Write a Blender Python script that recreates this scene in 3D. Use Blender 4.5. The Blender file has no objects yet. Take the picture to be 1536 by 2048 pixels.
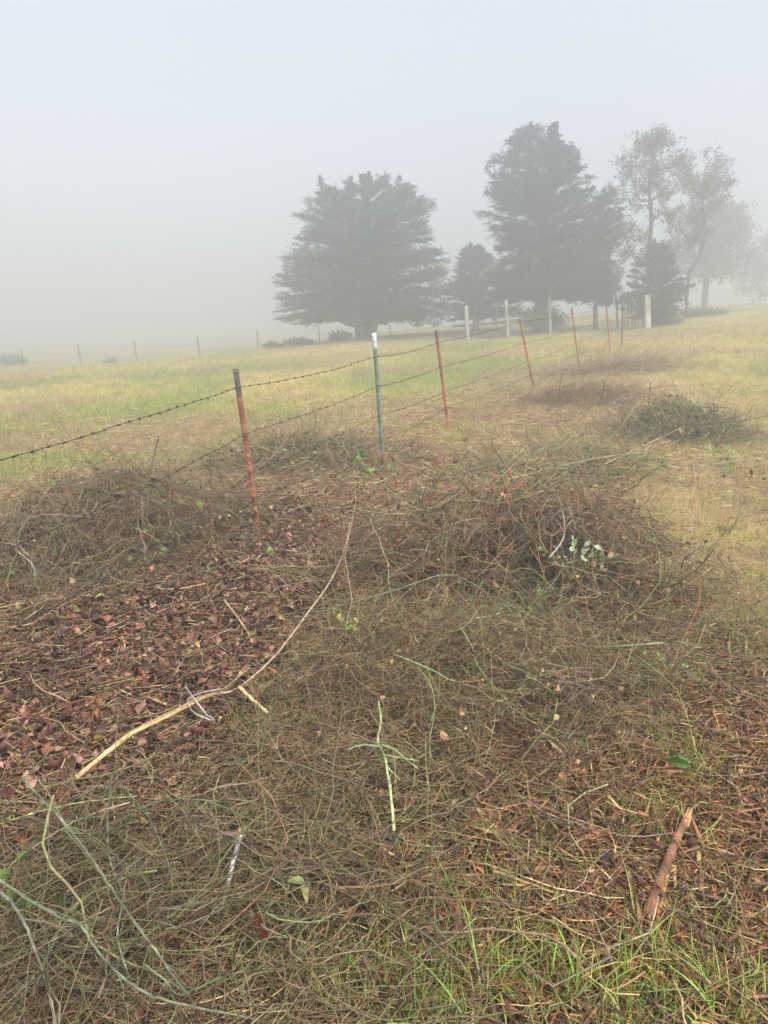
import bpy, math
import numpy as np

# ------------------------------------------------------------------ camera
scene = bpy.context.scene
R = math.radians
F, PITCH = 1479.0, R(13.8)
CAMZ = 1.6
cam_d = bpy.data.cameras.new("camera")
cam = bpy.data.objects.new("camera", cam_d)
scene.collection.objects.link(cam)
cam_d.sensor_fit = 'VERTICAL'; cam_d.sensor_height = 36.0; cam_d.lens = F / 2048 * 36.0
cam_d.clip_start = 0.05; cam_d.clip_end = 3000
cam.location = (0, 0, CAMZ); cam.rotation_euler = (R(90) - PITCH, 0, 0)
scene.camera = cam

# ------------------------------------------------------------------ world, sun, exposure
SUN_EL, SUN_AZ = R(52), R(150)
wd = bpy.data.worlds.new("World"); scene.world = wd; wd.use_nodes = True
nt = wd.node_tree; nt.nodes.clear()
sky = nt.nodes.new("ShaderNodeTexSky"); sky.sky_type = 'NISHITA'; sky.sun_disc = False
sky.sun_elevation = SUN_EL; sky.sun_rotation = SUN_AZ
sky.air_density = 1.0; sky.dust_density = 0.8; sky.ozone_density = 1.0
hs = nt.nodes.new("ShaderNodeHueSaturation"); hs.inputs['Saturation'].default_value = 0.29
bg = nt.nodes.new("ShaderNodeBackground"); bg.inputs['Strength'].default_value = 0.132
wo = nt.nodes.new("ShaderNodeOutputWorld")
nt.links.new(sky.outputs[0], hs.inputs['Color']); tint = nt.nodes.new('ShaderNodeVectorMath'); tint.operation = 'MULTIPLY'; tint.inputs[1].default_value = (1.0, 1.005, 1.01)
nt.links.new(hs.outputs[0], tint.inputs[0]); # overcast sky: brighter overhead than at the horizon
wtc = nt.nodes.new('ShaderNodeTexCoord'); wsx = nt.nodes.new('ShaderNodeSeparateXYZ'); wmr = nt.nodes.new('ShaderNodeMapRange')
wmr.inputs['From Min'].default_value = 0.0; wmr.inputs['From Max'].default_value = 0.6; wmr.inputs['To Min'].default_value = 0.56; wmr.inputs['To Max'].default_value = 1.66
nt.links.new(wtc.outputs['Generated'], wsx.inputs[0]); nt.links.new(wsx.outputs['Z'], wmr.inputs['Value'])
wsc = nt.nodes.new('ShaderNodeVectorMath'); wsc.operation = 'SCALE'; nt.links.new(tint.outputs[0], wsc.inputs[0]); nt.links.new(wmr.outputs[0], wsc.inputs['Scale'])
nt.links.new(wsc.outputs[0], bg.inputs[0]); nt.links.new(bg.outputs[0], wo.inputs[0])
sd = bpy.data.lights.new("sun", 'SUN'); sd.energy = 3.3; sd.angle = R(10); sd.color = (1.0, 0.965, 0.90)
so = bpy.data.objects.new("sun", sd); scene.collection.objects.link(so)
so.rotation_euler = (R(90) - SUN_EL, 0, R(180) - SUN_AZ)
scene.view_settings.view_transform = 'Standard'; scene.view_settings.look = 'None'
scene.view_settings.exposure = 0.57; scene.view_settings.gamma = 1.0
scene.cycles.volume_bounces = 3; scene.cycles.max_bounces = 8; scene.cycles.diffuse_bounces = 3
scene.cycles.transparent_max_bounces = 8
try:
    scene.cycles.use_denoising = True
    scene.cycles.denoiser = 'OPENIMAGEDENOISE'
    scene.cycles.denoising_prefilter = 'ACCURATE'
except Exception:
    pass
HAZE = 0.0197

# ------------------------------------------------------------------ maths helpers
fwd = np.array([0, math.cos(PITCH), -math.sin(PITCH)]); upv = np.array([0, math.sin(PITCH), math.cos(PITCH)])
def at_Y(u, v, Y):
    d = fwd + (u - 768) / F * np.array([1, 0, 0]) + (1024 - v) / F * upv
    return np.array([0, 0, CAMZ]) + d * (Y / d[1])
def proj(x, y, z):
    dy, dz = y, z - CAMZ
    dep = np.maximum(dy * fwd[1] + dz * fwd[2], 1e-3)
    return 768 + F * x / dep, 1024 - F * (dy * upv[1] + dz * upv[2]) / dep

def nrm(a): return a / np.maximum(np.linalg.norm(a, axis=-1, keepdims=True), 1e-9)
def _hash(ix, iy, s):
    h = (ix * 374761393 + iy * 668265263 + s * 1442695041) & 0x7fffffff
    h = ((h ^ (h >> 13)) * 1274126177) & 0x7fffffff
    return ((h ^ (h >> 16)) & 0xffff) / 65535.0
def vnoise(x, y, s=0):
    ix = np.floor(x).astype(np.int64); iy = np.floor(y).astype(np.int64)
    fx = x - ix; fy = y - iy; fx = fx * fx * (3 - 2 * fx); fy = fy * fy * (3 - 2 * fy)
    a = _hash(ix, iy, s); b = _hash(ix + 1, iy, s); c = _hash(ix, iy + 1, s); d = _hash(ix + 1, iy + 1, s)
    return (a + (b - a) * fx) * (1 - fy) + (c + (d - c) * fx) * fy
def fbm(x, y, s=0, o=3):
    t = 0; w = 0; a = 1.0
    for k in range(o):
        t = t + a * vnoise(x * 2 ** k, y * 2 ** k, s + k * 17); w += a; a *= 0.55
    return t / w

# ------------------------------------------------------------------ terrain, fitted to where things stand
_ctl = [(517, 1062, 5.9), (767, 937, 7.9), (898, 862, 10.7), (1068, 777, 15.6), (1158, 730, 19), (1220, 702, 21.4),
        (1297, 656, 37), (937, 678, 42), (735, 676, 45), (517, 702, 47), (398, 716, 47), (160, 728, 48), (0, 733, 55),
        (1500, 628, 42), (1420, 612, 62), (800, 660, 70)]
_cp = [at_Y(*c) for c in _ctl]
_cp += [np.array(p, float) for p in [(-2, 0, 0), (2, 0, 0), (0, -4, 0), (0, 3, 0), (-3, 4, -.02), (3, 4, .03), (-6, -6, 0), (6, -6, .1),
                                     (5, 9, .25), (9, 16, .8), (-8, 14, -.05)]]
for _u, _v in ((-150, 708), (100, 700), (350, 690), (600, 678)):      # the pasture runs on into the fog
    _p = at_Y(_u, _v, 100); _p[:2] *= (65 + (math.hypot(_p[0], _p[1]) - 65) * .12) / math.hypot(_p[0], _p[1]); _cp.append(_p)
_cp = np.array(_cp)
def _tps(d): return np.where(d > 1e-6, d * d * np.log(np.maximum(d, 1e-6)), 0)
_S = 20.0
_X = _cp[:, :2] / _S
_n = len(_X)
_K = _tps(np.linalg.norm(_X[:, None] - _X[None], axis=2)) + np.eye(_n) * 0.004
_A = np.zeros((_n + 3, _n + 3)); _A[:_n, :_n] = _K; _A[:_n, _n] = 1; _A[:_n, _n + 1:] = _X; _A[_n, :_n] = 1; _A[_n + 1:, :_n] = _X.T
_w = np.linalg.solve(_A, np.concatenate([_cp[:, 2], [0, 0, 0]]))
def base_h(x, y):
    x = np.asarray(x, float); y = np.asarray(y, float)
    sh = x.shape; x = x.ravel(); y = y.ravel()
    r = np.hypot(x, y); rr = np.where(r > 65, 65 + (r - 65) * 0.12, r); k = rr / np.maximum(r, 1e-6)
    x = x * k; y = np.maximum(y * k, -12)
    P = np.stack([x, y], 1) / _S
    out = np.zeros(len(x))
    for a in range(0, len(x), 40000):
        q = P[a:a + 40000]
        out[a:a + 40000] = _tps(np.linalg.norm(q[:, None] - _X[None], axis=2)) @ _w[:_n] + _w[_n] + q @ _w[_n + 1:]
    return out.reshape(sh)
def gh(x, y):
    return base_h(x, y) + 0.05 * (fbm(x * .8 + 9, y * .8, 3, 3) - .5) + 0.05 * (fbm(x * .23, y * .23 + 5, 8, 2) - .5)
def hit(u, v, h=0.0):
    """the point where the sight line of a pixel meets the ground (plus a height)"""
    d = fwd + (u - 768) / F * np.array([1, 0, 0]) + (1024 - v) / F * upv
    lo, hi = 0.3, 200.0
    ts = np.geomspace(0.4, 120, 400)
    P = np.array([0, 0, CAMZ]) + ts[:, None] * d
    g = P[:, 2] - (gh(P[:, 0], P[:, 1]) + h)
    i = np.argmax(g < 0) if (g < 0).any() else len(ts) - 1
    i = max(i, 1)
    lo, hi = ts[i - 1], ts[i]
    for _ in range(18):
        m = (lo + hi) / 2; p = np.array([0, 0, CAMZ]) + m * d
        if p[2] - (float(gh(p[0:1], p[1:2])[0]) + h) < 0: hi = m
        else: lo = m
    return np.array([0, 0, CAMZ]) + hi * d

def inpoly(px, py, poly):
    c = np.zeros(px.shape, bool); n = len(poly)
    for i in range(n):
        x1, y1 = poly[i]; x2, y2 = poly[(i + 1) % n]
        if y1 == y2: continue
        k = ((y1 > py) != (y2 > py)) & (px < (x2 - x1) * (py - y1) / (y2 - y1) + x1)
        c ^= k
    return c
# ground-cover regions (laid out by where they lie on the ground)
LEAFY = [(-900, 1300), (0, 1240), (150, 1190), (330, 1110), (480, 1070), (560, 1010), (650, 990), (710, 1030), (690, 1130), (600, 1230), (575, 1330),
         (520, 1420), (420, 1500), (330, 1600), (200, 1660), (60, 1720), (-900, 2000)]
BROWN = [(-1500, 1130), (0, 1010), (240, 960), (430, 950), (560, 900), (700, 870), (760, 860), (850, 905), (960, 920), (1080, 900), (1200, 930), (1290, 1010),
         (1330, 1120), (1290, 1200), (1340, 1270), (1536, 1300), (2500, 1350), (3000, 9000), (-3000, 9000)]
STRIP = [(760, 860), (900, 780), (1060, 740), (1150, 715), (1250, 670), (1340, 640), (1420, 640), (1400, 700), (1330, 760), (1420, 860), (1330, 960), (1100, 930), (850, 925)]
CHIPS = [(780, 1700), (850, 1560), (1050, 1480), (1300, 1450), (1400, 1330), (2500, 1250), (2500, 2600), (760, 2600)]
GREENS = [(1240, 1010), (1290, 820), (1400, 760), (2500, 760), (2500, 1250), (1536, 1240), (1340, 1190)]
_jr = np.random.default_rng(99)
def region(poly, x, y, soft=22, rnd=0):
    z = base_h(x, y)
    u, v = proj(x, y, z)
    s = np.clip(np.hypot(x, y), 1, 60)
    j = soft * 6 / s
    u = u + (vnoise(x * 2.1, y * 2.1, 31) - .5) * 7 * j; v = v + (vnoise(x * 2.1 + 7, y * 2.1, 32) - .5) * 3 * j
    if rnd: u = u + _jr.normal(0, rnd * 4 / s, u.shape); v = v + _jr.normal(0, rnd * 2 / s, u.shape)
    r = inpoly(u, v, poly)
    return r & (y > 0.2)
FRONT_BROWN = lambda x, y: np.where(y < .4, True, region(BROWN, x, y))

# ------------------------------------------------------------------ materials
def mat(name, rough=0.75, nscale=30, namt=0.35, base=None, bump=0.0, spec=0.3, trans=0.0, ramp=None):
    m = bpy.data.materials.new(name); m.use_nodes = True; t = m.node_tree; p = t.nodes['Principled BSDF']
    p.inputs['Roughness'].default_value = rough; p.inputs['Specular IOR Level'].default_value = spec
    tc = t.nodes.new('ShaderNodeTexCoord'); no = t.nodes.new('ShaderNodeTexNoise'); no.inputs['Scale'].default_value = nscale
    no.inputs['Detail'].default_value = 5
    t.links.new(tc.outputs['Object'], no.inputs['Vector'])
    mr = t.nodes.new('ShaderNodeMapRange'); mr.inputs['From Min'].default_value = .3; mr.inputs['From Max'].default_value = .7
    mr.inputs['To Min'].default_value = 1 - namt; mr.inputs['To Max'].default_value = 1 + namt
    t.links.new(no.outputs['Fac'], mr.inputs['Value'])
    if base is None:
        a = t.nodes.new('ShaderNodeAttribute'); a.attribute_name = 'col'; src = a.outputs['Color']
    else:
        a = t.nodes.new('ShaderNodeRGB'); a.outputs[0].default_value = (*base, 1); src = a.outputs[0]
    mx = t.nodes.new('ShaderNodeVectorMath'); mx.operation = 'SCALE'
    t.links.new(src, mx.inputs[0]); t.links.new(mr.outputs[0], mx.inputs['Scale'])
    t.links.new(mx.outputs[0], p.inputs['Base Color'])
    if bump:
        b = t.nodes.new('ShaderNodeBump'); b.inputs['Strength'].default_value = bump; b.inputs['Distance'].default_value = .01
        t.links.new(no.outputs['Fac'], b.inputs['Height']); t.links.new(b.outputs[0], p.inputs['Normal'])
    if trans:
        tr = t.nodes.new('ShaderNodeBsdfTranslucent'); ms = t.nodes.new('ShaderNodeMixShader'); ms.inputs[0].default_value = trans
        t.links.new(mx.outputs[0], tr.inputs[0]); t.links.new(p.outputs[0], ms.inputs[1]); t.links.new(tr.outputs[0], ms.inputs[2])
        t.links.new(ms.outputs[0], t.nodes['Material Output'].inputs['Surface'])
    return m
M_twig = mat('twig_bark', .62, 60, .35)
M_grass = mat('grass_blades', .6, 20, .2, trans=.3)
M_leaf = mat('dry_leaf', .5, 45, .35, spec=.4)
M_leafg = mat('green_leaf', .5, 60, .2, trans=.25)
M_need = mat('cedar_needles', .8, 2.0, .25)
M_bark = mat('bark', .9, 12, .35, bump=.6)
M_metal = mat('rusty_steel', .8, 70, .45, bump=.4)
M_wire = mat('rusty_wire', .75, 40, .3, base=(.045, .036, .032))
M_conc = mat('weathered_post', .85, 9, .25, bump=.5)
M_wood = mat('broken_wood', .7, 90, .3, bump=.5)

def ground_mat():
    m = bpy.data.materials.new('ground_soil'); m.use_nodes = True; t = m.node_tree; p = t.nodes['Principled BSDF']
    p.inputs['Roughness'].default_value = .95; p.inputs['Specular IOR Level'].default_value = .15
    tc = t.nodes.new('ShaderNodeTexCoord')
    def noise(s, d=6, r=.6):
        n = t.nodes.new('ShaderNodeTexNoise'); n.inputs['Scale'].default_value = s; n.inputs['Detail'].default_value = d
        n.inputs['Roughness'].default_value = r; t.links.new(tc.outputs['Object'], n.inputs['Vector']); return n
    a = t.nodes.new('ShaderNodeAttribute'); a.attribute_name = 'col'
    n1 = noise(45, 8, .75); n2 = noise(1.3, 8, .7)
    r1 = t.nodes.new('ShaderNodeMapRange'); r1.inputs['From Min'].default_value = .35; r1.inputs['From Max'].default_value = .65
    r1.inputs['To Min'].default_value = .45; r1.inputs['To Max'].default_value = 1.5; t.links.new(n1.outputs['Fac'], r1.inputs['Value'])
    r2 = t.nodes.new('ShaderNodeMapRange'); r2.inputs['From Min'].default_value = .3; r2.inputs['From Max'].default_value = .7
    r2.inputs['To Min'].default_value = .75; r2.inputs['To Max'].default_value = 1.25; t.links.new(n2.outputs['Fac'], r2.inputs['Value'])
    mu = t.nodes.new('ShaderNodeMath'); mu.operation = 'MULTIPLY'; t.links.new(r1.outputs[0], mu.inputs[0]); t.links.new(r2.outputs[0], mu.inputs[1])
    v = t.nodes.new('ShaderNodeVectorMath'); v.operation = 'SCALE'; t.links.new(a.outputs['Color'], v.inputs[0]); t.links.new(mu.outputs[0], v.inputs['Scale'])
    t.links.new(v.outputs[0], p.inputs['Base Color'])
    b = t.nodes.new('ShaderNodeBump'); b.inputs['Strength'].default_value = .8; b.inputs['Distance'].default_value = .03
    t.links.new(n1.outputs['Fac'], b.inputs['Height']); t.links.new(b.outputs[0], p.inputs['Normal'])
    return m
M_ground = ground_mat()

# ------------------------------------------------------------------ mesh builders
class MB:
    def __init__(s): s.V = []; s.C = []; s.T = []; s.Q = []; s.n = 0
    def add(s, V, T=None, Q=None, C=(.2, .2, .2)):
        V = np.asarray(V, float).reshape(-1, 3)
        C = np.broadcast_to(np.asarray(C, float), (len(V), 3)) if np.ndim(C) == 1 else np.asarray(C, float).reshape(-1, 3)
        s.V.append(V); s.C.append(C)
        if T is not None and len(T): s.T.append(np.asarray(T).reshape(-1, 3) + s.n)
        if Q is not None and len(Q): s.Q.append(np.asarray(Q).reshape(-1, 4) + s.n)
        s.n += len(V)
        return s
    def build(s, name, m, parent=None, smooth=False):
        V = np.concatenate(s.V); C = np.concatenate(s.C)
        T = np.concatenate(s.T) if s.T else np.zeros((0, 3), int); Q = np.concatenate(s.Q) if s.Q else np.zeros((0, 4), int)
        me = bpy.data.meshes.new(name)
        me.vertices.add(len(V)); me.vertices.foreach_set('co', V.astype(np.float32).ravel())
        nl = T.size + Q.size
        me.loops.add(nl); me.loops.foreach_set('vertex_index', np.concatenate([T.ravel(), Q.ravel()]).astype(np.int32))
        npoly = len(T) + len(Q); me.polygons.add(npoly)
        st = np.concatenate([np.arange(len(T)) * 3, T.size + np.arange(len(Q)) * 4]).astype(np.int32)
        me.polygons.foreach_set('loop_start', st)
        if smooth: me.polygons.foreach_set('use_smooth', np.ones(npoly, bool))
        me.update(calc_edges=True)
        ca = me.attributes.new('col', 'FLOAT_COLOR', 'POINT')
        ca.data.foreach_set('color', np.concatenate([np.clip(C, 0, 1), np.ones((len(C), 1))], 1).astype(np.float32).ravel())
        me.materials.append(m)
        o = bpy.data.objects.new(name, me); scene.collection.objects.link(o)
        if parent is not None: o.parent = parent
        return o

def tubes(mb, P, rad, sides, col, rng):
    """P (N,K,3), rad (N,K), col (N,3) or (N,K,3)"""
    P = np.asarray(P, float); N, K, _ = P.shape
    rad = np.broadcast_to(rad, (N, K))
    t = nrm(np.gradient(P, axis=1))
    ref = nrm(rng.normal(size=(N, 1, 3))); ref = np.broadcast_to(ref, P.shape)
    # fixed reference, re-orthogonalised
    a = nrm(ref - (ref * t).sum(-1, keepdims=True) * t); b = np.cross(t, a)
    an = np.arange(sides) * 2 * np.pi / sides
    ring = P[:, :, None] + rad[:, :, None, None] * (np.cos(an)[None, None, :, None] * a[:, :, None] + np.sin(an)[None, None, :, None] * b[:, :, None])
    V = ring.reshape(-1, 3)
    col = np.asarray(col, float)
    if col.ndim == 1: col = np.broadcast_to(col, (N, 3))
    if col.ndim == 2: col = np.broadcast_to(col[:, None], (N, K, 3))
    C = np.broadcast_to(col[:, :, None], (N, K, sides, 3)).reshape(-1, 3)
    n = np.arange(N)[:, None, None] * K * sides; k = np.arange(K - 1)[None, :, None] * sides; s = np.arange(sides)[None, None]
    s2 = (s + 1) % sides
    Q = np.stack([n + k + s, n + k + s2, n + k + sides + s2, n + k + sides + s], -1).reshape(-1, 4)
    mb.add(V, None, Q, C)
    # end caps
    T = []
    for j in range(1, sides - 1):
        T.append(np.stack([n[:, 0, 0] , n[:, 0, 0] + j + 1, n[:, 0, 0] + j], -1))
        e = n[:, 0, 0] + (K - 1) * sides
        T.append(np.stack([e, e + j, e + j + 1], -1))
    mb.T.append(np.concatenate(T) + mb.n - len(V))

def randrot(rng, N, flat=None):
    """random rotation matrices; flat: std of tilt from horizontal"""
    az = rng.uniform(0, 2 * np.pi, N)
    tx = rng.normal(0, flat, N) if flat is not None else rng.uniform(-np.pi, np.pi, N)
    ty = rng.normal(0, flat, N) if flat is not None else rng.uniform(-np.pi, np.pi, N)
    c, s = np.cos, np.sin; O = np.zeros(N); I = np.ones(N)
    Rz = np.stack([c(az), -s(az), O, s(az), c(az), O, O, O, I], -1).reshape(-1, 3, 3)
    Rx = np.stack([I, O, O, O, c(tx), -s(tx), O, s(tx), c(tx)], -1).reshape(-1, 3, 3)
    Ry = np.stack([c(ty), O, s(ty), O, I, O, -s(ty), O, c(ty)], -1).reshape(-1, 3, 3)
    return Rz @ Rx @ Ry
LEAF_Y = np.array([0, .18, .45, .75, 1.0]); LEAF_W = np.array([.02, .3, .36, .22, .0])
def leaves(mb, rng, pos, size, col, flat=.6, curl=.35, rot=None, aspect=1.0):
    """ovate leaves with a folded midrib, edges curled by a random amount"""
    N = len(pos); Rm = randrot(rng, N, flat) if rot is None else rot
    cu = rng.normal(0, curl, N)[:, None]; fo = rng.normal(.15, curl * .7, N)[:, None]; tw = rng.normal(0, curl * .6, N)[:, None]
    y = np.broadcast_to(LEAF_Y, (N, 5)); w = LEAF_W * aspect * rng.uniform(.8, 1.25, (N, 1))
    rag = 1 + rng.normal(0, .18, (N, 5))
    zc = cu * (y - .4) ** 2 * 2
    mid = np.stack([np.zeros((N, 5)), y, zc], -1)
    lft = np.stack([-w * rag, y, zc + fo * w * 2 + tw * (y - .5)], -1); rgt = np.stack([w * rag[:, ::-1], y, zc + fo * w * 2 - tw * (y - .5)], -1)
    L = np.stack([lft, mid, rgt], 2) # N,5,3,3
    V = np.einsum('nij,nabj->nabi', Rm, L * np.asarray(size)[:, None, None, None]) + pos[:, None, None]
    n = np.arange(N)[:, None, None] * 15; k = np.arange(4)[None, :, None] * 3; s = np.arange(2)[None, None]
    Q = np.stack([n + k + s, n + k + s + 1, n + k + 3 + s + 1, n + k + 3 + s], -1).reshape(-1, 4)
    C = np.broadcast_to(np.asarray(col)[:, None], (N, 15, 3)).reshape(-1, 3)
    mb.add(V.reshape(-1, 3), None, Q, C)
def blades(mb, rng, pos, L, wid, lean, col, tipcol=None, seg=3):
    N = len(pos); az = rng.uniform(0, 2 * np.pi, N); d = np.stack([np.cos(az), np.sin(az), np.zeros(N)], -1)
    sa = az + np.pi / 2 + rng.normal(0, .5, N); sd_ = np.stack([np.cos(sa), np.sin(sa), np.zeros(N)], -1)
    ts = np.linspace(0, 1, seg + 1)
    ang0 = np.abs(lean) * .4; ang1 = np.abs(lean)
    P = [pos]; cur = pos
    for i in range(seg):
        a = ang0 + (ang1 - ang0) * (i + .5) / seg * 1.6
        a = np.minimum(a, 2.3)
        cur = cur + (L / seg)[:, None] * (np.sin(a)[:, None] * d + np.cos(a)[:, None] * np.array([0, 0, 1.0]))
        P.append(cur)
    P = np.stack(P, 1); ww = wid[:, None] * (1 - ts ** 1.5)[None] * .5; ww = np.maximum(ww, wid[:, None] * .04)
    V = np.stack([P - ww[..., None] * sd_[:, None], P + ww[..., None] * sd_[:, None]], 2).reshape(-1, 3)
    n = np.arange(N)[:, None] * 2 * (seg + 1); k = np.arange(seg)[None] * 2
    Q = np.stack([n + k, n + k + 1, n + k + 3, n + k + 2], -1).reshape(-1, 4)
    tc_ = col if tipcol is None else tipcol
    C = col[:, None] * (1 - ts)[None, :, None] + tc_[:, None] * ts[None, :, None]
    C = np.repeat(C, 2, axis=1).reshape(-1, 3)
    mb.add(V, None, Q, C)
def pick(rng, N, pal, p=None, jit=.18):
    pal = np.array(pal, float); i = rng.choice(len(pal), N, p=p)
    c = pal[i] * np.exp(rng.normal(0, jit, (N, 1))) * (1 + rng.normal(0, .06, (N, 3)))
    g_ = c.mean(1, keepdims=True); c = g_ + (c - g_) * 1.22
    return np.clip(c, .004, .75)

def tag(o, label=None, cat=None, group=None, kind=None):
    if label: o['label'] = label
    if cat: o['category'] = cat
    if group: o['group'] = group
    if kind: o['kind'] = kind
    return o
def empty(name, loc):
    o = bpy.data.objects.new(name, None); scene.collection.objects.link(o); o.location = loc; o.empty_display_size = .2
    return o
def parent_keep(o, root):
    """parts are modelled in world coordinates: shift the mesh so the thing's origin is its base"""
    o.parent = root
    if o.type == 'MESH':
        off = np.array(root.location); n = len(o.data.vertices); a = np.empty(n * 3, np.float32); o.data.vertices.foreach_get('co', a)
        a = a.reshape(-1, 3) - off.astype(np.float32); o.data.vertices.foreach_set('co', a.ravel()); o.data.update()
    return o
def child(mb, name, m, root, label=None, smooth=False):
    o = mb.build(name, m, None, smooth); parent_keep(o, root)
    if label: o['label'] = label
    return o
def subchild(mb, name, m, part, root, smooth=False):
    o = mb.build(name, m, None, smooth); parent_keep(o, root); o.parent = part
    return o

# ------------------------------------------------------------------ ground sheet
def field_tone(x, y):
    """0 green .. 1 straw, and a brown thatch amount"""
    a = fbm(x * .35 + 3, y * .16, 51, 4); b = fbm(x * .28 + 30, y * .55, 77, 4)
    return np.clip((a - .34) * 3.2, 0, 1), np.clip((b - .5) * 5, 0, 1)
def ground():
    rr = np.concatenate([[0.0], np.geomspace(.25, 320, 520)])
    fr = np.linspace(-1, 1, 620); th = R(90) + np.sign(fr) * (np.abs(fr) * R(38) + np.abs(fr) ** 5 * R(142))
    th = th[:-1]
    X = rr[:, None] * np.cos(th)[None]; Y = rr[:, None] * np.sin(th)[None]
    Z = gh(X, Y)
    x = X.ravel(); y = Y.ravel()
    st, br = field_tone(x, y)
    green = np.array([.22, .235, .065]); straw = np.array([.44, .34, .15]); thatch = np.array([.31, .2, .125])
    C = green * (1 - st[:, None]) + straw * st[:, None]; C = C * (1 - .6 * br[:, None]) + thatch * .6 * br[:, None]
    fb = FRONT_BROWN(x, y); stp = region(STRIP, x, y)
    C = np.where(stp[:, None], C * .75 + thatch * .25, C)
    mixn = fbm(x * 3, y * 3, 5, 3)[:, None]
    soil = np.array([.04, .027, .018]) * (1 - mixn) + np.array([.12, .078, .046]) * mixn
    C = np.where(fb[:, None], soil, C)
    nr, nc = X.shape
    i = np.arange(nr - 1)[:, None] * nc; j = np.arange(nc)[None]; j2 = (j + 1) % nc
    Q = np.stack([i + j, i + nc + j, i + nc + j2, i + j2], -1)[1:].reshape(-1, 4)
    T = np.stack([np.zeros(nc, int), nc + np.arange(nc), nc + (np.arange(nc) + 1) % nc], -1)
    mb = MB().add(np.stack([x, y, Z.ravel()], -1), T, Q, C)
    o = mb.build('ground', M_ground, smooth=True); tag(o, kind='structure')
ground()

# ------------------------------------------------------------------ mounds the brush heaps follow
PILES = {}
def mound(name, u, v, sx, sy, h, rot=0, p=None):
    c = hit(u, v) if p is None else np.array([p[0], p[1], 0.]); PILES[name] = (c[0], c[1], sx, sy, h, rot)
mound('centre', 0, 0, .90, .60, .60, .1, p=(.82, 4.75))
mound('core', 0, 0, .42, .28, .46, .1, p=(.95, 4.45))
mound('front', 0, 0, .68, .72, .27, 0, p=(.36, 3.05))
mound('left', 0, 0, .85, .45, .60, .75, p=(-2.05, 5.25))
mound('behind_post', 600, 925, .75, .45, .26)
mound('back_right', 1350, 875, .55, .4, .42)
mound('back_mid', 1170, 805, .8, .5, .3)
mound('back_far', 1240, 742, 1.1, .5, .22)
mound('mid_right', 1200, 945, .95, .4, .2)
mound('canes', 0, 0, .75, .34, .20, 0, p=(-.75, 1.72))
def ph(name, x, y):
    cx, cy, sx, sy, h, rot = PILES[name]; c, s = math.cos(rot), math.sin(rot)
    a = ((x - cx) * c + (y - cy) * s) / sx; b = (-(x - cx) * s + (y - cy) * c) / sy
    return h * np.exp(-.5 * (a * a + b * b)) * (.75 + .5 * fbm(x * 2.5, y * 2.5, 91, 2))

def heap(mb, rng, name, N, L, rad, pal, p=None, K=9, sides=3, spread=1.15, curve=.5, stick=.08, taper=.6, lift=0.0, azpref=None):
    cx, cy, sx, sy, h, rot = PILES[name]; c, s = math.cos(rot), math.sin(rot)
    a = rng.normal(0, spread * sx, N); b = rng.normal(0, spread * sy, N)
    x = cx + a * c - b * s; y = cy + a * s + b * c
    kk = ~(region(GREENS, x, y) & (name != 'back_right') | region([(1010, 560), (560, 560), (560, 880), (800, 860), (930, 905), (1130, 905)], x, y) & (name in ('centre', 'mid_right')))
    lfy = region(LEAFY, x, y, rnd=40); kk &= ~(lfy & (rng.random(N) < {'front': .85, 'canes': .85, 'centre': .85, 'left': .75}.get(name, 0)))
    kk &= ~(region(CHIPS, x, y, rnd=60) & (rng.random(N) < (.75 if name in ('front', 'canes') else 0)))
    if azpref is None: x, y = x[kk], y[kk]; N = len(x)
    ll = rng.uniform(L[0], L[1], N) * np.where(rng.random(N) < .1, 1.6, 1)
    az = rng.uniform(0, 2 * np.pi, N) if azpref is None else rng.normal(azpref[0], azpref[1], N)
    turn = rng.normal(0, curve, N)
    steps = ll / (K - 1)
    X = [x]; Yy = [y]; ang = az
    node = rng.normal(0, .35 * curve + .12, (N, K))
    for k in range(1, K):
        ang = ang + turn / K + node[:, k]
        X.append(X[-1] + np.cos(ang) * steps); Yy.append(Yy[-1] + np.sin(ang) * steps)
    X = np.stack(X, 1); Yy = np.stack(Yy, 1)
    X -= X.mean(1, keepdims=True) - x[:, None]; Yy -= Yy.mean(1, keepdims=True) - y[:, None]
    fr = rng.beta(1.3, 1.0, N)[:, None]; tilt = rng.normal(0, .30, N)[:, None]
    t = np.linspace(-.5, .5, K)[None]
    up = (rng.random(N) < stick)[:, None] * rng.uniform(.5, 1.1, N)[:, None]
    Z = gh(X, Yy) + ph(name, X, Yy) * fr + tilt * t * ll[:, None] + np.where(t > 0, t ** 1.5 if False else np.abs(t) ** 1.5, 0) * up * ll[:, None] * 1.3 + lift
    Z += rng.normal(0, .006, (N, K)).cumsum(1)
    Z = np.maximum(Z, gh(X, Yy) + .004)
    r0 = (rad[0] + (rad[1] - rad[0]) * rng.random(N) ** 2.0 * 1.35)[:, None]
    P = np.stack([X, Yy, Z], -1)
    tubes(mb, P, r0 * (1 - taper * (t + .5)), sides, pick(rng, N, pal, p), rng)
    return P

OLIVE = (.21, .185, .09); GREENC = (.22, .255, .115); DKBR = (.075, .048, .035); BRN = (.22, .14, .085); GRY = (.30, .25, .175); TAN = (.52, .38, .22); RED = (.27, .12, .08); DEAD = (.20, .155, .10)

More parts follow.
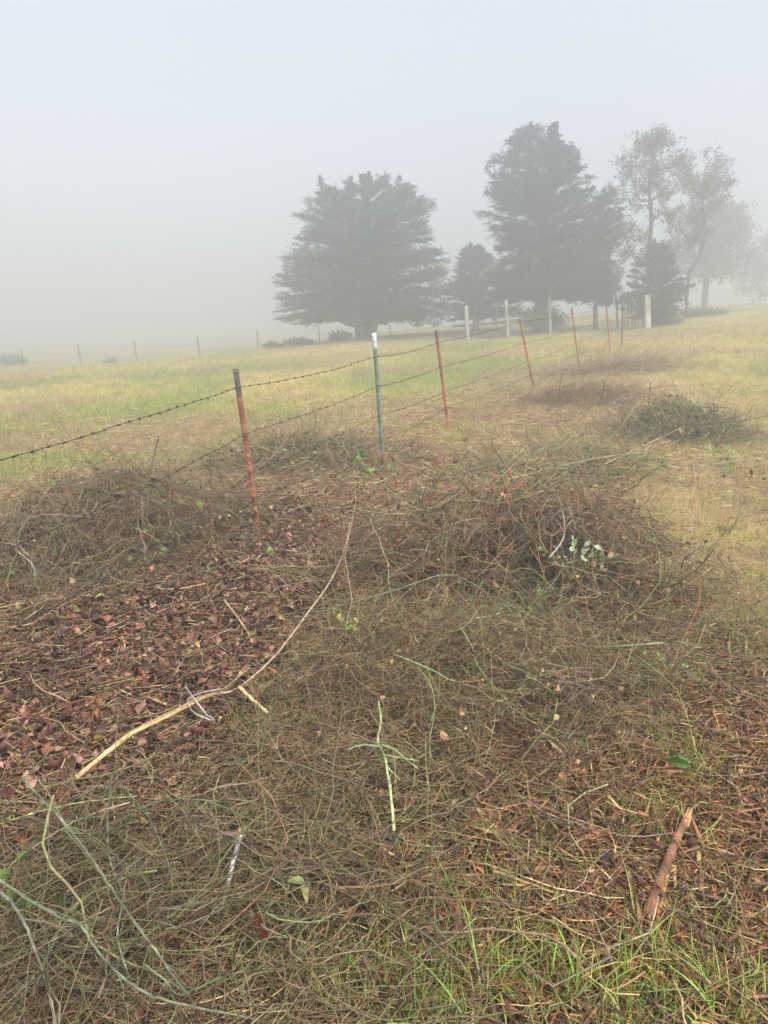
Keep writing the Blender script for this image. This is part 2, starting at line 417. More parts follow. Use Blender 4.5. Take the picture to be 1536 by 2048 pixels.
def side_twigs(mb, rng, P, n, L, rad, pal, p=None, K=5):
    N, KK, _ = P.shape
    i = rng.integers(0, N, n); k = rng.integers(1, KK - 1, n)
    b = P[i, k]; d = nrm(P[i, k + 1] - P[i, k]); d = nrm(d + rng.normal(0, .7, (n, 3)) * np.array([1, 1, .7]) + [0, 0, .15])
    ll = rng.uniform(*L, n); Q = [b]
    for j in range(1, K):
        d = nrm(d + rng.normal(0, .22, (n, 3))); Q.append(Q[-1] + d * (ll / (K - 1))[:, None])
    Q = np.stack(Q, 1); Q[..., 2] = np.maximum(Q[..., 2], gh(Q[..., 0], Q[..., 1]) + .003)
    rr_ = rng.uniform(*rad, n); cc = pick(rng, n, pal, p); tubes(mb, Q, rr_[:, None] * np.linspace(1, .4, K)[None], 3, cc, rng)
    if n > 150:     # forks off the side twigs
        j = rng.integers(0, n, n); b = Q[j, K // 2]; d = nrm(Q[j, K // 2 + 1] - b); d = nrm(d + rng.normal(0, .6, (n, 3))); q2 = [b]
        for _ in range(3): d = nrm(d + rng.normal(0, .2, (n, 3))); q2.append(q2[-1] + d * (ll[j] * .2)[:, None])
        q2 = np.stack(q2, 1); q2[..., 2] = np.maximum(q2[..., 2], gh(q2[..., 0], q2[..., 1]) + .003)
        tubes(mb, q2, (rr_[j] * .65)[:, None] * np.linspace(1, .5, 4)[None], 3, cc[j], rng)
    return Q

def heap_leaves(rng, mb, name, N, size, pal, p=None, spread=1.0, frac=(.3, 1.1)):
    cx, cy, sx, sy, h, rot = PILES[name]; c, s = math.cos(rot), math.sin(rot)
    a = rng.normal(0, spread * sx, N); b = rng.normal(0, spread * sy, N); x = cx + a * c - b * s; y = cy + a * s + b * c
    z = gh(x, y) + ph(name, x, y) * rng.uniform(*frac, N) + .01
    leaves(mb, rng, np.stack([x, y, z], -1), rng.uniform(*size, N) * rng.uniform(.5, 1.1, N), pick(rng, N, pal, p), flat=1.1, curl=.3)

def brush_piles():
    def pile(name, label, f):
        cx, cy = PILES[name][:2]; root = empty('brush_pile', (cx, cy, float(gh(np.array([cx]), np.array([cy]))[0])))
        tag(root, label, 'brush pile', 'piles of cut brush'); f(np.random.default_rng(sum(map(ord, name))), root); return root
    DL = [(.2, .09, .06), (.3, .17, .1), (.13, .07, .05), (.42, .28, .16)]
    def centre(rng, root):
        l = MB(); heap_leaves(rng, l, 'centre', 420, (.02, .05), DL, None, .85); child(l, 'dead_leaves', M_leaf, root)
        a = MB(); P = heap(a, rng, 'centre', 2000, (.3, .95), (.0016, .0036), [DKBR, BRN, DEAD, OLIVE, GRY, RED], [.3, .25, .2, .1, .07, .08], curve=1.3, stick=.16, spread=.95)
        heap(a, rng, 'core', 1300, (.2, .6), (.0014, .003), [(.045, .032, .024), (.07, .05, .035), (.06, .06, .03)], None, curve=1.3, stick=.1, spread=.9)  # extra near-black twigs: shade inside the heap put into their colour
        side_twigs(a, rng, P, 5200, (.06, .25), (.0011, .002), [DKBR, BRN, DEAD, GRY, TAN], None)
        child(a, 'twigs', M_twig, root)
        b = MB(); P = heap(b, rng, 'centre', 110, (.7, 1.5), (.003, .006), [OLIVE, GREENC, BRN, GRY, RED], None, K=14, sides=5, curve=.45, stick=.2, spread=.85)
        side_twigs(b, rng, P, 420, (.15, .5), (.0015, .003), [OLIVE, GREENC, BRN, GRY])
        child(b, 'stems', M_twig, root)
        l = MB(); heap_leaves(rng, l, 'centre', 260, (.025, .06), [(.06, .11, .035), (.1, .15, .05), (.16, .07, .04), (.2, .11, .06)], [.4, .25, .2, .15], .75)
        child(l, 'leaves', M_leafg, root)
    pile('centre', 'largest brown heap of thin tangled twigs in the middle, broken pale stick on top', centre)
    def front(rng, root):
        l = MB(); heap_leaves(rng, l, 'front', 500, (.015, .045), DL, None, .95); child(l, 'dead_leaves', M_leaf, root)
        a = MB(); P = heap(a, rng, 'front', 2700, (.2, .65), (.0011, .0026), [DKBR, BRN, DEAD, OLIVE, GRY, GREENC], [.40, .2, .18, .12, .05, .05], curve=.9, spread=.95)
        side_twigs(a, rng, P, 5000, (.05, .2), (.0009, .0016), [DKBR, BRN, DEAD, OLIVE, GRY, TAN], None)
        child(a, 'twigs', M_twig, root)
        b = MB(); P = heap(b, rng, 'front', 150, (.3, .8), (.0018, .0035), [(.15, .14, .065), (.15, .18, .08), BRN, DEAD], None, K=14, sides=4, curve=.5, spread=.9)
        side_twigs(b, rng, P, 600, (.1, .35), (.001, .002), [OLIVE, GREENC, DEAD])
        child(b, 'stems', M_twig, root)
    pile('front', 'low flattened mat of fine olive and brown twigs under the bright green branch', front)
    def left(rng, root):
        l = MB(); heap_leaves(rng, l, 'left', 420, (.025, .055), DL, None, .9); child(l, 'dead_leaves', M_leaf, root)
        a = MB(); P = heap(a, rng, 'left', 2200, (.3, .95), (.0014, .003), [DKBR, BRN, DEAD, OLIVE, GRY], [.2, .2, .25, .15, .2], curve=1.3, stick=.3, spread=.85)
        side_twigs(a, rng, P, 6000, (.06, .25), (.0009, .0018), [DKBR, BRN, DEAD, GRY], None)
        child(a, 'twigs', M_twig, root)
        b = MB(); P = heap(b, rng, 'left', 90, (.5, 1.2), (.003, .005), [GRY, (.24, .22, .17), DEAD, OLIVE], None, K=14, sides=5, curve=.6, spread=.9, stick=.25)
        side_twigs(b, rng, P, 360, (.15, .5), (.0015, .003), [GRY, DEAD, OLIVE]); child(b, 'stems', M_twig, root)
        l = MB(); heap_leaves(rng, l, 'left', 420, (.03, .065), [(.12, .18, .06), (.19, .24, .09), (.2, .07, .05), (.22, .13, .07)], [.4, .35, .1, .15], .9)
        child(l, 'leaves', M_leafg, root)
    pile('left', 'long grey brown heap of tangled twigs left of the nearest rusty post', left)
    def small(n, k, lf, pal, green=None, span=(.4, 1.0)):
        def f(rng, root):
            a = MB(); P = heap(a, rng, n, k, span, (.002, .0045), pal, None, curve=1.1, stick=.38, spread=.85)
            side_twigs(a, rng, P, k * 2, (.08, .3), (.0015, .003), pal); child(a, 'twigs', M_twig, root)
            if lf:
                l = MB(); heap_leaves(rng, l, n, lf, (.035, .08), green or [(.12, .18, .06), (.19, .25, .1), (.1, .14, .06)], None, .75, (.4, 1.3)); child(l, 'leaves', M_leafg, root)
        return f
    pile('behind_post', 'small leafy heap of cut stems between the rusty post and the green post', small('behind_post', 1100, 420, [DEAD, GRY, TAN, OLIVE, DKBR]))
    pile('back_right', 'green leafy heap of cut brush on the right, dark twigs under pale leaves', small('back_right', 800, 520, [DKBR, DEAD, OLIVE, GRY], [(.12, .16, .055), (.18, .22, .08), (.32, .34, .18)]))
    pile('back_mid', 'bare dark brown heap of branches just right of the third rusty post', small('back_mid', 480, 60, [BRN, DEAD, BRN, GRY, RED], span=(.5, 1.3)))
    pile('back_far', 'farthest flat heap of dry twigs beyond the bare brown heap', small('back_far', 420, 0, [DEAD, GRY, BRN], span=(.6, 1.5)))
    pile('mid_right', 'scattered heap of long pale green canes and twigs behind the largest heap', small('mid_right', 800, 160, [DEAD, GRY, TAN, OLIVE, GREENC], span=(.5, 1.6)))
    def canes(rng, root):
        a = MB(); P = heap(a, rng, 'canes', 1100, (.2, .7), (.0012, .0026), [DKBR, BRN, DEAD, OLIVE, GRY], None, curve=.8, spread=1.15)
        side_twigs(a, rng, P, 2400, (.04, .16), (.0008, .0014), [DKBR, BRN, DEAD, GRY, OLIVE], None)
        child(a, 'twigs', M_twig, root)
        b = MB(); P = heap(b, rng, 'canes', 270, (.5, 1.2), (.002, .0040), [(.13, .14, .065), (.19, .21, .105), (.15, .13, .07), (.22, .18, .12), DEAD, (.09, .07, .05)], [.22, .14, .2, .16, .16, .12], K=20, sides=6, curve=.75, spread=1.1, lift=.01)
        side_twigs(b, rng, P, 700, (.08, .35), (.0012, .0022), [(.11, .12, .06), (.15, .13, .07), DEAD, DKBR], K=7)
        child(b, 'canes', M_twig, root, smooth=True)
    pile('canes', 'green and grey briar canes heaped over dead leaves, nearest to the viewer on the left', canes)
brush_piles()

# ------------------------------------------------------------------ loose litter
def scatter(rng, N, r0, r1, half=36, power=1.0):
    """area density falls as r**-power"""
    q = rng.random(N)
    e = 2 - power
    if abs(e) < 1e-6: r = r0 * (r1 / r0) ** q
    else: r = (r0 ** e + q * (r1 ** e - r0 ** e)) ** (1 / e)
    th = R(90) + R(half) * rng.uniform(-1, 1, N)
    return r * np.cos(th), r * np.sin(th), r

def litter():
    rng = np.random.default_rng(11)
    # straw, twig chips and thatch over the whole cleared strip
    x, y, r = scatter(rng, 320000, .85, 16, 50, 1.25)
    fb = region(BROWN, x, y, rnd=25) | (region(STRIP, x, y) & (rng.random(len(x)) < .25)) | (rng.random(len(x)) < .08)
    x, y, r = x[fb], y[fb], r[fb]
    ch = region(CHIPS, x, y, rnd=60); lf = region(LEAFY, x, y, rnd=40)
    N = len(x); sc = np.clip((r / 2.5) ** .5, .8, 2.3)
    keep = ~(lf & (rng.random(N) < .6)); x, y, r, ch, lf, sc = [q[keep] for q in (x, y, r, ch, lf, sc)]; N = len(x)
    L = rng.lognormal(-2.75, .5, N) * sc; L = np.clip(L, .015, .35); w = rng.uniform(.0008, .0022, N) * sc * np.where(ch & (rng.random(N) < .3), 1.7, 1)
    az = rng.uniform(0, 2 * np.pi, N); bend = rng.normal(0, .4, N)
    t = np.linspace(-.5, .5, 4)[None]
    X = x[:, None] + np.cos(az[:, None] + bend[:, None] * t) * t * L[:, None]; Y = y[:, None] + np.sin(az[:, None] + bend[:, None] * t) * t * L[:, None]
    Z = gh(X, Y) + (rng.random(N) ** 1.6 * .035)[:, None] + (rng.normal(0, .22, N) * L)[:, None] * t
    Z = np.maximum(Z, gh(X, Y) + .001)
    patch = fbm(x * 1.2, y * 1.2, 61, 3)
    colA = pick(rng, N, [(.06, .038, .026), (.17, .105, .068), (.32, .215, .13), (.55, .41, .24), (.24, .2, .09)], [.18, .26, .26, .18, .12], .28)
    colB = pick(rng, N, [(.045, .027, .018), (.17, .085, .05), (.35, .17, .085), (.6, .38, .2), (.27, .13, .08), (.24, .21, .09)], [.18, .22, .18, .16, .18, .08], .28)
    col = np.where(ch[:, None], colB, colA) * (.65 + .6 * patch)[:, None]
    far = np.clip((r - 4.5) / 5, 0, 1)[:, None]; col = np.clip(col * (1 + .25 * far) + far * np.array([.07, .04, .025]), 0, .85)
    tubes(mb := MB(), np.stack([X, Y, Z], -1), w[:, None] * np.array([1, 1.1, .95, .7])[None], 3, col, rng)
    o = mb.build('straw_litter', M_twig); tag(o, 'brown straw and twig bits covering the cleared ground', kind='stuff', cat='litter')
    # flat splintered wood chips, bottom right
    x, y, r = scatter(rng, 24000, .85, 6, 50, 1.2); k = region(CHIPS, x, y, rnd=60) | (region(BROWN, x, y) & (rng.random(len(x)) < .09)); x, y, r = x[k], y[k], r[k]; N = len(x)
    k = rng.random(N) < np.clip(fbm(x * 1.6 + 4, y * 1.6, 66, 2) * 2.4 - .5, .12, 1); x, y, r = x[k], y[k], r[k]; N = len(x)
    L = np.clip(rng.lognormal(-2.75, .6, N), .015, .24); w = L * rng.uniform(.04, .12, N) * .8; w = np.clip(w, .0015, .007)
    Rm = randrot(rng, N, .2)
    tpl = np.array([[-1, -.5, 0], [1, -.46, 0], [.7, .5, 0], [-.5, .42, 0], [-.9, -.48, -.7], [.9, -.46, -.7], [.6, .47, -.7], [-.4, .4, -.7]])
    V = tpl[None] * np.stack([w, L, w], -1)[:, None]; V[:, :, 0] += rng.normal(0, .25, (N, 8)) * w[:, None]
    V = np.einsum('nij,naj->nai', Rm, V); pos = np.stack([x, y, gh(x, y) + .004 + .035 * rng.random(N)], -1)
    Qt = np.array([[0, 1, 2, 3], [4, 7, 6, 5], [0, 4, 5, 1], [1, 5, 6, 2], [2, 6, 7, 3], [3, 7, 4, 0]])
    Q = (np.arange(N)[:, None, None] * 8 + Qt[None]).reshape(-1, 4)
    col = pick(rng, N, [(.36, .18, .095), (.24, .12, .075), (.5, .34, .19), (.11, .06, .045), (.32, .19, .12)], [.26, .26, .12, .2, .16], .2)
    o = MB().add((V + pos[:, None]).reshape(-1, 3), None, Q, np.repeat(col, 8, 0)).build('wood_chips', M_wood)
    tag(o, 'reddish splintered wood and bark chips strewn over the lower right', kind='stuff', cat='wood chips')
    # dead leaves
    x, y, r = scatter(rng, 86000, .85, 9.5, 50, .9); lf = region(LEAFY, x, y, rnd=40) | (region(BROWN, x, y) & (rng.random(len(x)) < .035)); x, y, r = x[lf], y[lf], r[lf]; N = len(x)
    pos = np.stack([x, y, gh(x, y) + rng.uniform(.003, .032, N)], -1)
    col = pick(rng, N, [(.08, .038, .029), (.13, .056, .040), (.18, .08, .057), (.32, .19, .13), (.042, .025, .02), (.25, .105, .05), (.28, .25, .08)], [.2, .26, .2, .14, .13, .055, .015], .22)
    leaves(mb := MB(), rng, pos, np.clip(rng.lognormal(-3.5, .38, N), .014, .065), col * (.45 + .8 * fbm(pos[:, 0] * 2.2, pos[:, 1] * 2.2, 14, 3))[:, None], flat=.42, curl=.5)
    o = mb.build('leaf_litter', M_leaf); tag(o, 'reddish brown dead leaves carpeting the ground below the nearest rusty post', kind='stuff', cat='leaves')
    # longer loose twigs lying everywhere on the cleared strip
    x, y, r = scatter(rng, 31000, .85, 13, 50, 1.1); k = region(BROWN, x, y) | (region(STRIP, x, y) & (rng.random(len(x)) < .25)); x, y, r = x[k], y[k], r[k]; N = len(x); K = 8
    keep = rng.random(N) < np.where(region(LEAFY, x, y, rnd=40), .28, np.where(region(CHIPS, x, y, rnd=60), .55, .8)); x, y, r = x[keep], y[keep], r[keep]; N = len(x)
    L = rng.uniform(.1, .42, N); ang = rng.uniform(0, 2 * np.pi, N); X = [x]; Y = [y]
    tr = rng.normal(0, .6, N)
    for q in range(1, K):
        ang = ang + tr / K + rng.normal(0, .28, N); X.append(X[-1] + np.cos(ang) * L / (K - 1)); Y.append(Y[-1] + np.sin(ang) * L / (K - 1))
    X = np.stack(X, 1); Y = np.stack(Y, 1); t = np.linspace(-.5, .5, K)[None]
    Z = gh(X, Y) + rng.uniform(.012, .05, N)[:, None] + rng.normal(0, .12, N)[:, None] * t * L[:, None]; Z = np.maximum(Z, gh(X, Y) + .003)
    col = pick(rng, N, [DKBR, BRN, DEAD, OLIVE, GRY, TAN, RED], [.2, .2, .2, .13, .12, .08, .07], .25)
    tubes(mb := MB(), np.stack([X, Y, Z], -1), (rng.uniform(.0011, .0028, N) * np.clip((r / 3) ** .35, 1, 1.6))[:, None] * np.linspace(1, .5, K)[None], 4, col, rng)
    o = mb.build('loose_twigs', M_twig); tag(o, 'loose bent twigs scattered over the cleared strip', kind='stuff', cat='twigs')
litter()

# ------------------------------------------------------------------ grass
def grass():
    rng = np.random.default_rng(23)
    # mown field: short straw and green blades, wider farther off
    x, y, r = scatter(rng, 740000, 3.2, 75, 46, 1.75)
    fb = region(BROWN, x, y, rnd=30); stp = region(STRIP, x, y)
    st, br = field_tone(x, y)
    k = ~fb & ~(stp & (rng.random(len(x)) < .12)); x, y, r, st, br, stp = x[k], y[k], r[k], st[k], br[k], stp[k]; N = len(x)
    s = np.clip((r / 8) ** .55, .75, 3.2); cl = fbm(x * 3.1, y * 3.1, 88, 2); cl2 = fbm(x * .9, y * .45, 89, 3)
    L = rng.uniform(.035, .085, N) * np.clip(s, .8, 1.9) * np.where(rng.random(N) < .04, 1.9, 1) * (1 - .35 * br) * (.35 + 1.3 * cl); w = rng.uniform(.0022, .0045, N) * s
    pos = np.stack([x, y, gh(x, y) - .004], -1)
    gcol = pick(rng, N, [(.25, .32, .075), (.32, .38, .10), (.21, .26, .07)], None, .2)
    scol = pick(rng, N, [(.60, .47, .17), (.51, .38, .13), (.68, .56, .24), (.44, .38, .11)], None, .18)
    bcol = pick(rng, N, [(.30, .19, .125), (.40, .26, .18)], None, .2)
    gre = region(GREENS, x, y, rnd=30) * np.clip(fbm(x * .8, y * .8, 12, 3) * 4 - 1.6, 0, 1)
    m = (rng.random(N) < (.15 + .65 * st) * (1 - .6 * gre)); col = np.where(m[:, None], scol, gcol); col = np.where((rng.random(N) < .6 * br + .15 * stp + .65 * np.clip(cl2 * 4 - 2.0, 0, 1))[:, None], bcol, col); col = col * (.72 + .55 * cl)[:, None]
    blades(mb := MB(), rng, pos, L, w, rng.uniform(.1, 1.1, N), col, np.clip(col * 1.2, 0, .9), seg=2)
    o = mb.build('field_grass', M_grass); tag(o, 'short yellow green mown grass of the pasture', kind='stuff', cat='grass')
    # coarser tufts, clumps and dead weed stalks standing in the mown field
    n = 5200; x, y, r = scatter(rng, n, 3.5, 45, 38, 1.5); k = ~region(BROWN, x, y); x, y = x[k], y[k]; n = len(x); m = 16
    X = np.repeat(x, m) + rng.normal(0, .05, n * m); Y = np.repeat(y, m) + rng.normal(0, .04, n * m); big = np.repeat(rng.uniform(.5, 1.4, n), m)
    rr = np.hypot(X, Y); base = pick(rng, n, [(.22, .3, .07), (.34, .36, .11), (.55, .43, .2), (.3, .2, .12), (.62, .5, .26)], [.24, .22, .22, .16, .16], .15)
    tc = np.repeat(base, m, 0) * rng.uniform(.7, 1.2, (n * m, 1))
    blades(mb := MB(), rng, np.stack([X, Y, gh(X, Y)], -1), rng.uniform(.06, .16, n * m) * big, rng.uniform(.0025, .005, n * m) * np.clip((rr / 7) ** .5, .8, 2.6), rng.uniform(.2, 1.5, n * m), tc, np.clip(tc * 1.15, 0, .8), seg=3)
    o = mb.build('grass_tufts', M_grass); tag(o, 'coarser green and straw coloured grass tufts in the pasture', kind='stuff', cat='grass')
    # green tufts in the cleared strip and along the bottom edge
    pts = []
    def tuft(u, v, sp, n, L=(.06, .16), col=0, w=(.0025, .005), lean=1.0):
        c = hit(u, v); a = rng.normal(0, sp, n); b = rng.normal(0, sp, n); X = c[0] + a; Y = c[1] + b
        pts.append((np.stack([X, Y, gh(X, Y)], -1), rng.uniform(*L, n), rng.uniform(*w, n), rng.uniform(.1, lean, n), np.full(n, col)))
    for u, v, sp, n in [(1000, 1960, .09, 70), (1080, 1930, .06, 30), (1180, 1970, .1, 90), (1260, 2010, .1, 110), (1350, 1960, .1, 110), (1440, 1990, .1, 90), (1500, 1930, .08, 60),
                        (880, 1990, .09, 70), (820, 2030, .08, 60), (940, 2040, .1, 70), (1100, 2040, .1, 90), (1330, 2040, .12, 110), (1480, 2045, .1, 90), (700, 2010, .08, 40),
                        (560, 1985, .1, 60), (650, 1950, .1, 40)]:
        tuft(u, v, sp, int(n * 1.2), (.04, .13), 0, (.002, .0045), 1.3)
    for u, v, sp, n in [(1340, 1500, .09, 90), (1310, 1640, .08, 80), (1380, 1560, .09, 60), (1150, 1640, .1, 60), (1330, 1360, .1, 110), (1480, 1300, .12, 90), (1500, 1250, .15, 90), (480, 1465, .05, 60),
                        (540, 1390, .06, 60), (880, 1640, .15, 90), (700, 1660, .12, 70), (1000, 1700, .1, 60), (1290, 1330, .08, 50), (1450, 1160, .2, 150), (1430, 1230, .15, 90),
                        (610, 1420, .08, 40), (820, 1780, .08, 60), (1080, 1800, .07, 30), (930, 1800, .07, 40), (1420, 1730, .07, 30), (760, 1900, .1, 70), (340, 1750, .1, 30), (860, 1920, .08, 60), (960, 1880, .08, 40)]:
        tuft(u, v, sp, int(n * (1.9 if u > 1250 else 1.3)), (.04, .12), 0, (.002, .0036), 1.2)
    for u, v, n in [(1120, 1990, 5), (1245, 1900, 5), (1200, 2000, 5), (1040, 1880, 3), (1330, 1980, 6), (1440, 2030, 6), (990, 2000, 4), (880, 2010, 5), (1290, 1880, 2), (1010, 1780, 3)]:
        tuft(u, v, .05, n + 2, (.12, .26), 1, (.0035, .007), 1.7)
    pos = np.concatenate([p[0] for p in pts]); L = np.concatenate([p[1] for p in pts]); w = np.concatenate([p[2] for p in pts]); le = np.concatenate([p[3] for p in pts]); N = len(pos)
    big = np.concatenate([p[4] for p in pts])
    col = pick(rng, N, [(.2, .32, .07), (.27, .41, .1), (.4, .44, .14), (.58, .47, .22)], [.36, .34, .17, .13], .2)
    col = np.where((big == 1)[:, None], pick(rng, N, [(.24, .38, .1), (.3, .42, .13), (.42, .42, .16)], None, .15), col)
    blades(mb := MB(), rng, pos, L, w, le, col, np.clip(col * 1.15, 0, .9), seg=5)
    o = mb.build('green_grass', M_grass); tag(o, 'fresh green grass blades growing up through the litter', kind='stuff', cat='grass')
    # thin grass coming up through all the litter
    x, y, r = scatter(rng, 84000, .85, 14, 50, 1.3); k = region(BROWN, x, y) & (rng.random(len(x)) < np.clip(fbm(x * 1.3, y * 1.3, 44, 3) * 3 - 1.15, .05, 1)) & ~region(LEAFY, x, y, rnd=40)
    x, y, r = x[k], y[k], r[k]; N = len(x)
    col = pick(rng, N, [(.2, .28, .07), (.28, .35, .1), (.5, .4, .19), (.38, .29, .15)], [.3, .25, .25, .2], .22)
    blades(mb := MB(), rng, np.stack([x, y, gh(x, y)], -1), rng.uniform(.03, .11, N), rng.uniform(.0014, .003, N) * np.clip((r / 3) ** .4, .9, 1.7), rng.uniform(.2, 1.5, N), col, col, seg=3)
    o = mb.build('thin_grass', M_grass); tag(o, 'sparse thin grass mixed into the brown litter', kind='stuff', cat='grass')
grass()

# ------------------------------------------------------------------ main barbed-wire fence
RUST = np.array([.33, .12, .062])
def tpost(mb, A, B, face, width, colf, studs=True, nseg=40, rng=None):
    """T-section steel post from A (below ground) to B (top); face = direction of the flat side"""
    A = np.array(A); B = np.array(B); ax = nrm(B - A); f = nrm(face - (face @ ax) * ax); s = np.cross(ax, f)
    w = width / 2; th = width * .13; st = width * .85
    prof = [(-w, 0), (w, 0), (w, -th), (th * .6, -th), (th * .6, -st), (-th * .6, -st), (-th * .6, -th), (-w, -th)]
    n = len(prof); V = []; C = []
    for i in range(nseg + 1):
        t = i / nseg; o = A + (B - A) * t
        for (a, b) in prof: V.append(o + s * a + f * b); C.append(colf(t))
    Q = []
    for i in range(nseg):
        for j in range(n):
            j2 = (j + 1) % n; Q.append((i * n + j, i * n + j2, (i + 1) * n + j2, (i + 1) * n + j))
    e = nseg * n
    Q += [(e + 0, e + 1, e + 2, e + 7), (e + 3, e + 4, e + 5, e + 6)]
    mb.add(V, [(e + 2, e + 3, e + 6), (e + 2, e + 6, e + 7)], Q, np.array(C))
    if studs:
        L = np.linalg.norm(B - A); m = int(L / .055)
        for i in range(m):
            t = (i + .5) / m; o = A + (B - A) * t; c = colf(t)
            box = []
            for dz in (-.009, .009):
                for (a, b) in ((-w * .3, .001), (w * .3, .001), (w * .22, .008), (-w * .22, .008)): box.append(o + ax * dz + s * a + f * b)
            mb.add(box, None, [(0, 1, 2, 3), (4, 7, 6, 5), (0, 4, 5, 1), (1, 5, 6, 2), (2, 6, 7, 3), (3, 7, 4, 0)], c)
def wire(mb, P, rng, r=.0024, barb=True, step=.125):
    P = np.array(P, float)
    d = np.concatenate([[0], np.cumsum(np.linalg.norm(np.diff(P, axis=0), axis=1))])
    n = int(d[-1] / .035); s = np.linspace(0, d[-1], n); Q = np.stack([np.interp(s, d, P[:, k]) for k in range(3)], -1)
    Q[:, 2] += .006 * (vnoise(s * 2.2, s * 0 + 3, int(rng.integers(99))) - .5) * 2 + .003 * (vnoise(s * 9, s * 0, 8) - .5)
    t = nrm(np.gradient(Q, axis=0)); a = nrm(np.cross(t, [0, 0, 1.0])); b = np.cross(t, a)
    ph_ = s * 2 * np.pi / .09
    for k in (0, np.pi):
        tubes(mb, (Q + r * .75 * (np.cos(ph_ + k)[:, None] * a + np.sin(ph_ + k)[:, None] * b))[None], np.full((1, n), r * .8), 4, (.06, .045, .04), rng)
    if barb:
        m = int(d[-1] / step); sb = (np.arange(m) + .5) * step + rng.normal(0, .008, m)
        C = np.stack([np.interp(sb, s, Q[:, k]) for k in range(3)], -1); T = np.stack([np.interp(sb, s, t[:, k]) for k in range(3)], -1)
        # wrapped knot and four spikes
        tubes(mb, C[:, None] + T[:, None] * np.array([-.008, 0, .008])[None, :, None], np.array([[.0045, .0065, .0045]]), 5, (.05, .038, .034), rng)
        for k in range(4):
            dr = nrm(rng.normal(size=(m, 3)) - 0.0); dr = nrm(dr - (dr * T).sum(1, keepdims=True) * T * .8)
            tubes(mb, C[:, None] + dr[:, None] * np.array([0, .018])[None, :, None], np.array([[.0024, .0008]]), 3, (.05, .038, .034), rng)

posts = [  # base px, top px, distance, kind, wire positions from the top
    ((517, 1064), (471, 737), 5.9, 'rust', (.11, .385, .62, .78), 'nearest rusty leaning steel post with grey top'),
    ((767, 938), (748, 666), 7.9, 'green', (.17, .385, .59, .78), 'green steel post with white painted top'),
    ((898, 863), (872, 660), 10.7, 'rust', (.12, .36, .60, .76), 'rusty steel post just right of the green post'),
    ((1068, 777), (1039, 638), 15.6, 'rust', (.04, .34, .6, .8), 'rusty steel post leaning left beside the bare brown heap'),
    ((1158, 730), (1143, 615), 19, 'rust', (.1, .36, .6, .8), 'fifth steel post counted from the camera, dull rust red'),
    ((1220, 702), (1212, 600), 21.4, 'rust', (.14, .38, .6, .8), 'sixth steel post counted from the camera, thin and straight'),
    ((1243, 706), (1246, 608), 22.5, 'dark', (.12, .38, .6, .8), 'dark slim steel post, last of the wire fence'),
]
def main_fence():
    rng = np.random.default_rng(5)
    root = empty('barbed_wire_fence', (-1, 5.9, 0)); tag(root, 'rusty barbed wire fence on leaning steel posts running away to the right', 'fence')
    att = []
    # a post just outside the frame on the left carries the first span
    z0 = float(gh(np.array([-1.78]), np.array([1.9]))[0]); T0 = np.array([-1.84, 1.9, z0 + 1.2]); A0 = np.array([-1.76, 1.9, z0])
    first = [T0 + (A0 - T0) * f for f in (.11, .40, .63, .8)]
    def rustf(seed, dark=.13):
        def f(t):
            n = _hash(np.int64(int(t * 37)), np.int64(seed), 3)
            c = RUST * (.6 + .7 * n)
            if t > 1 - dark: c = np.array([.12, .10, .085]) * (.8 + .5 * n)
            return c
        return f
    def greenf(t):
        n = _hash(np.int64(int(t * 45)), np.int64(4), 3)
        if t > .955: return np.array([.8, .8, .78])
        if t > .90: return np.array([.5, .68, .65]) * (.85 + .3 * n)
        if t < .28: return np.array([.2, .11, .07])
        return np.array([.15, .205, .14]) * (.8 + .5 * n)
    def darkf(t): return np.array([.09, .075, .06])
    tp = MB(); tpost(tp, A0 - [0, 0, .3], T0, np.array([-.1, -1, 0]), .042, rustf(9), rng=rng)
    child(tp, 'steel_post', M_metal, root)
    for i, (b, t, Y, kd, fr, lab) in enumerate(posts):
        B = at_Y(*b, Y); T = at_Y(*t, Y + .04 * (i % 3 - 1)); g = float(gh(B[0:1], B[1:2])[0])
        low = B + (B - T) * (.3 + max(0, B[2] - g)) / 1.4
        mb = MB(); face = np.array([.25 if i == 0 else -.05, -1, 0])
        tpost(mb, low, T, face, .044 if i < 4 else .042, {'rust': rustf(i, .13 if i == 0 else .06), 'green': greenf, 'dark': darkf}[kd])
        po = child(mb, 'steel_post', M_metal, root, lab)
        at = [T + (B - T) * f for f in fr]; att.append(at)
        for a in at:    # wire clips wrapped round the post
            cl = MB()
            an = np.linspace(0, 2 * np.pi, 13); e1 = np.array([1, 0, 0.]); e2 = np.array([0, 1, .12])
            ring = a + np.cos(an)[:, None] * e1 * .027 + np.sin(an)[:, None] * e2 * .026 + np.array([0, .012, 0])
            tubes(cl, ring[None], np.full((1, 13), .0022), 4, (.2, .2, .18) if kd == 'green' else (.09, .06, .05), rng)
            subchild(cl, 'wire_clip', M_metal, po, root)
    for k in range(4):
        pts = []; seq = [first[k]] + [a[k] for a in att]
        seq = [np.array(s_) + np.array([-.0, -.014, 0]) for s_ in seq]
        sags = [(.02, .03, .03, .03, .02, .04, .0), (.05, .02, .02, .02, .03, .03, .0), (.12, .02, .03, .02, .03, .03, 0), (.22, .05, .03, .03, .03, .03, 0)][k]
        for j in range(len(seq) - 1):
            n = 14; t = np.linspace(0, 1, n, endpoint=(j == len(seq) - 2))
            seg = seq[j] + (seq[j + 1] - seq[j]) * t[:, None]; seg[:, 2] -= sags[j] * 4 * t * (1 - t)
            pts.append(seg)
        wm = MB(); wire(wm, np.concatenate(pts), rng)
        child(wm, 'barbed_wire', M_wire, root)
    # small twist knots right of the nearest post
main_fence()

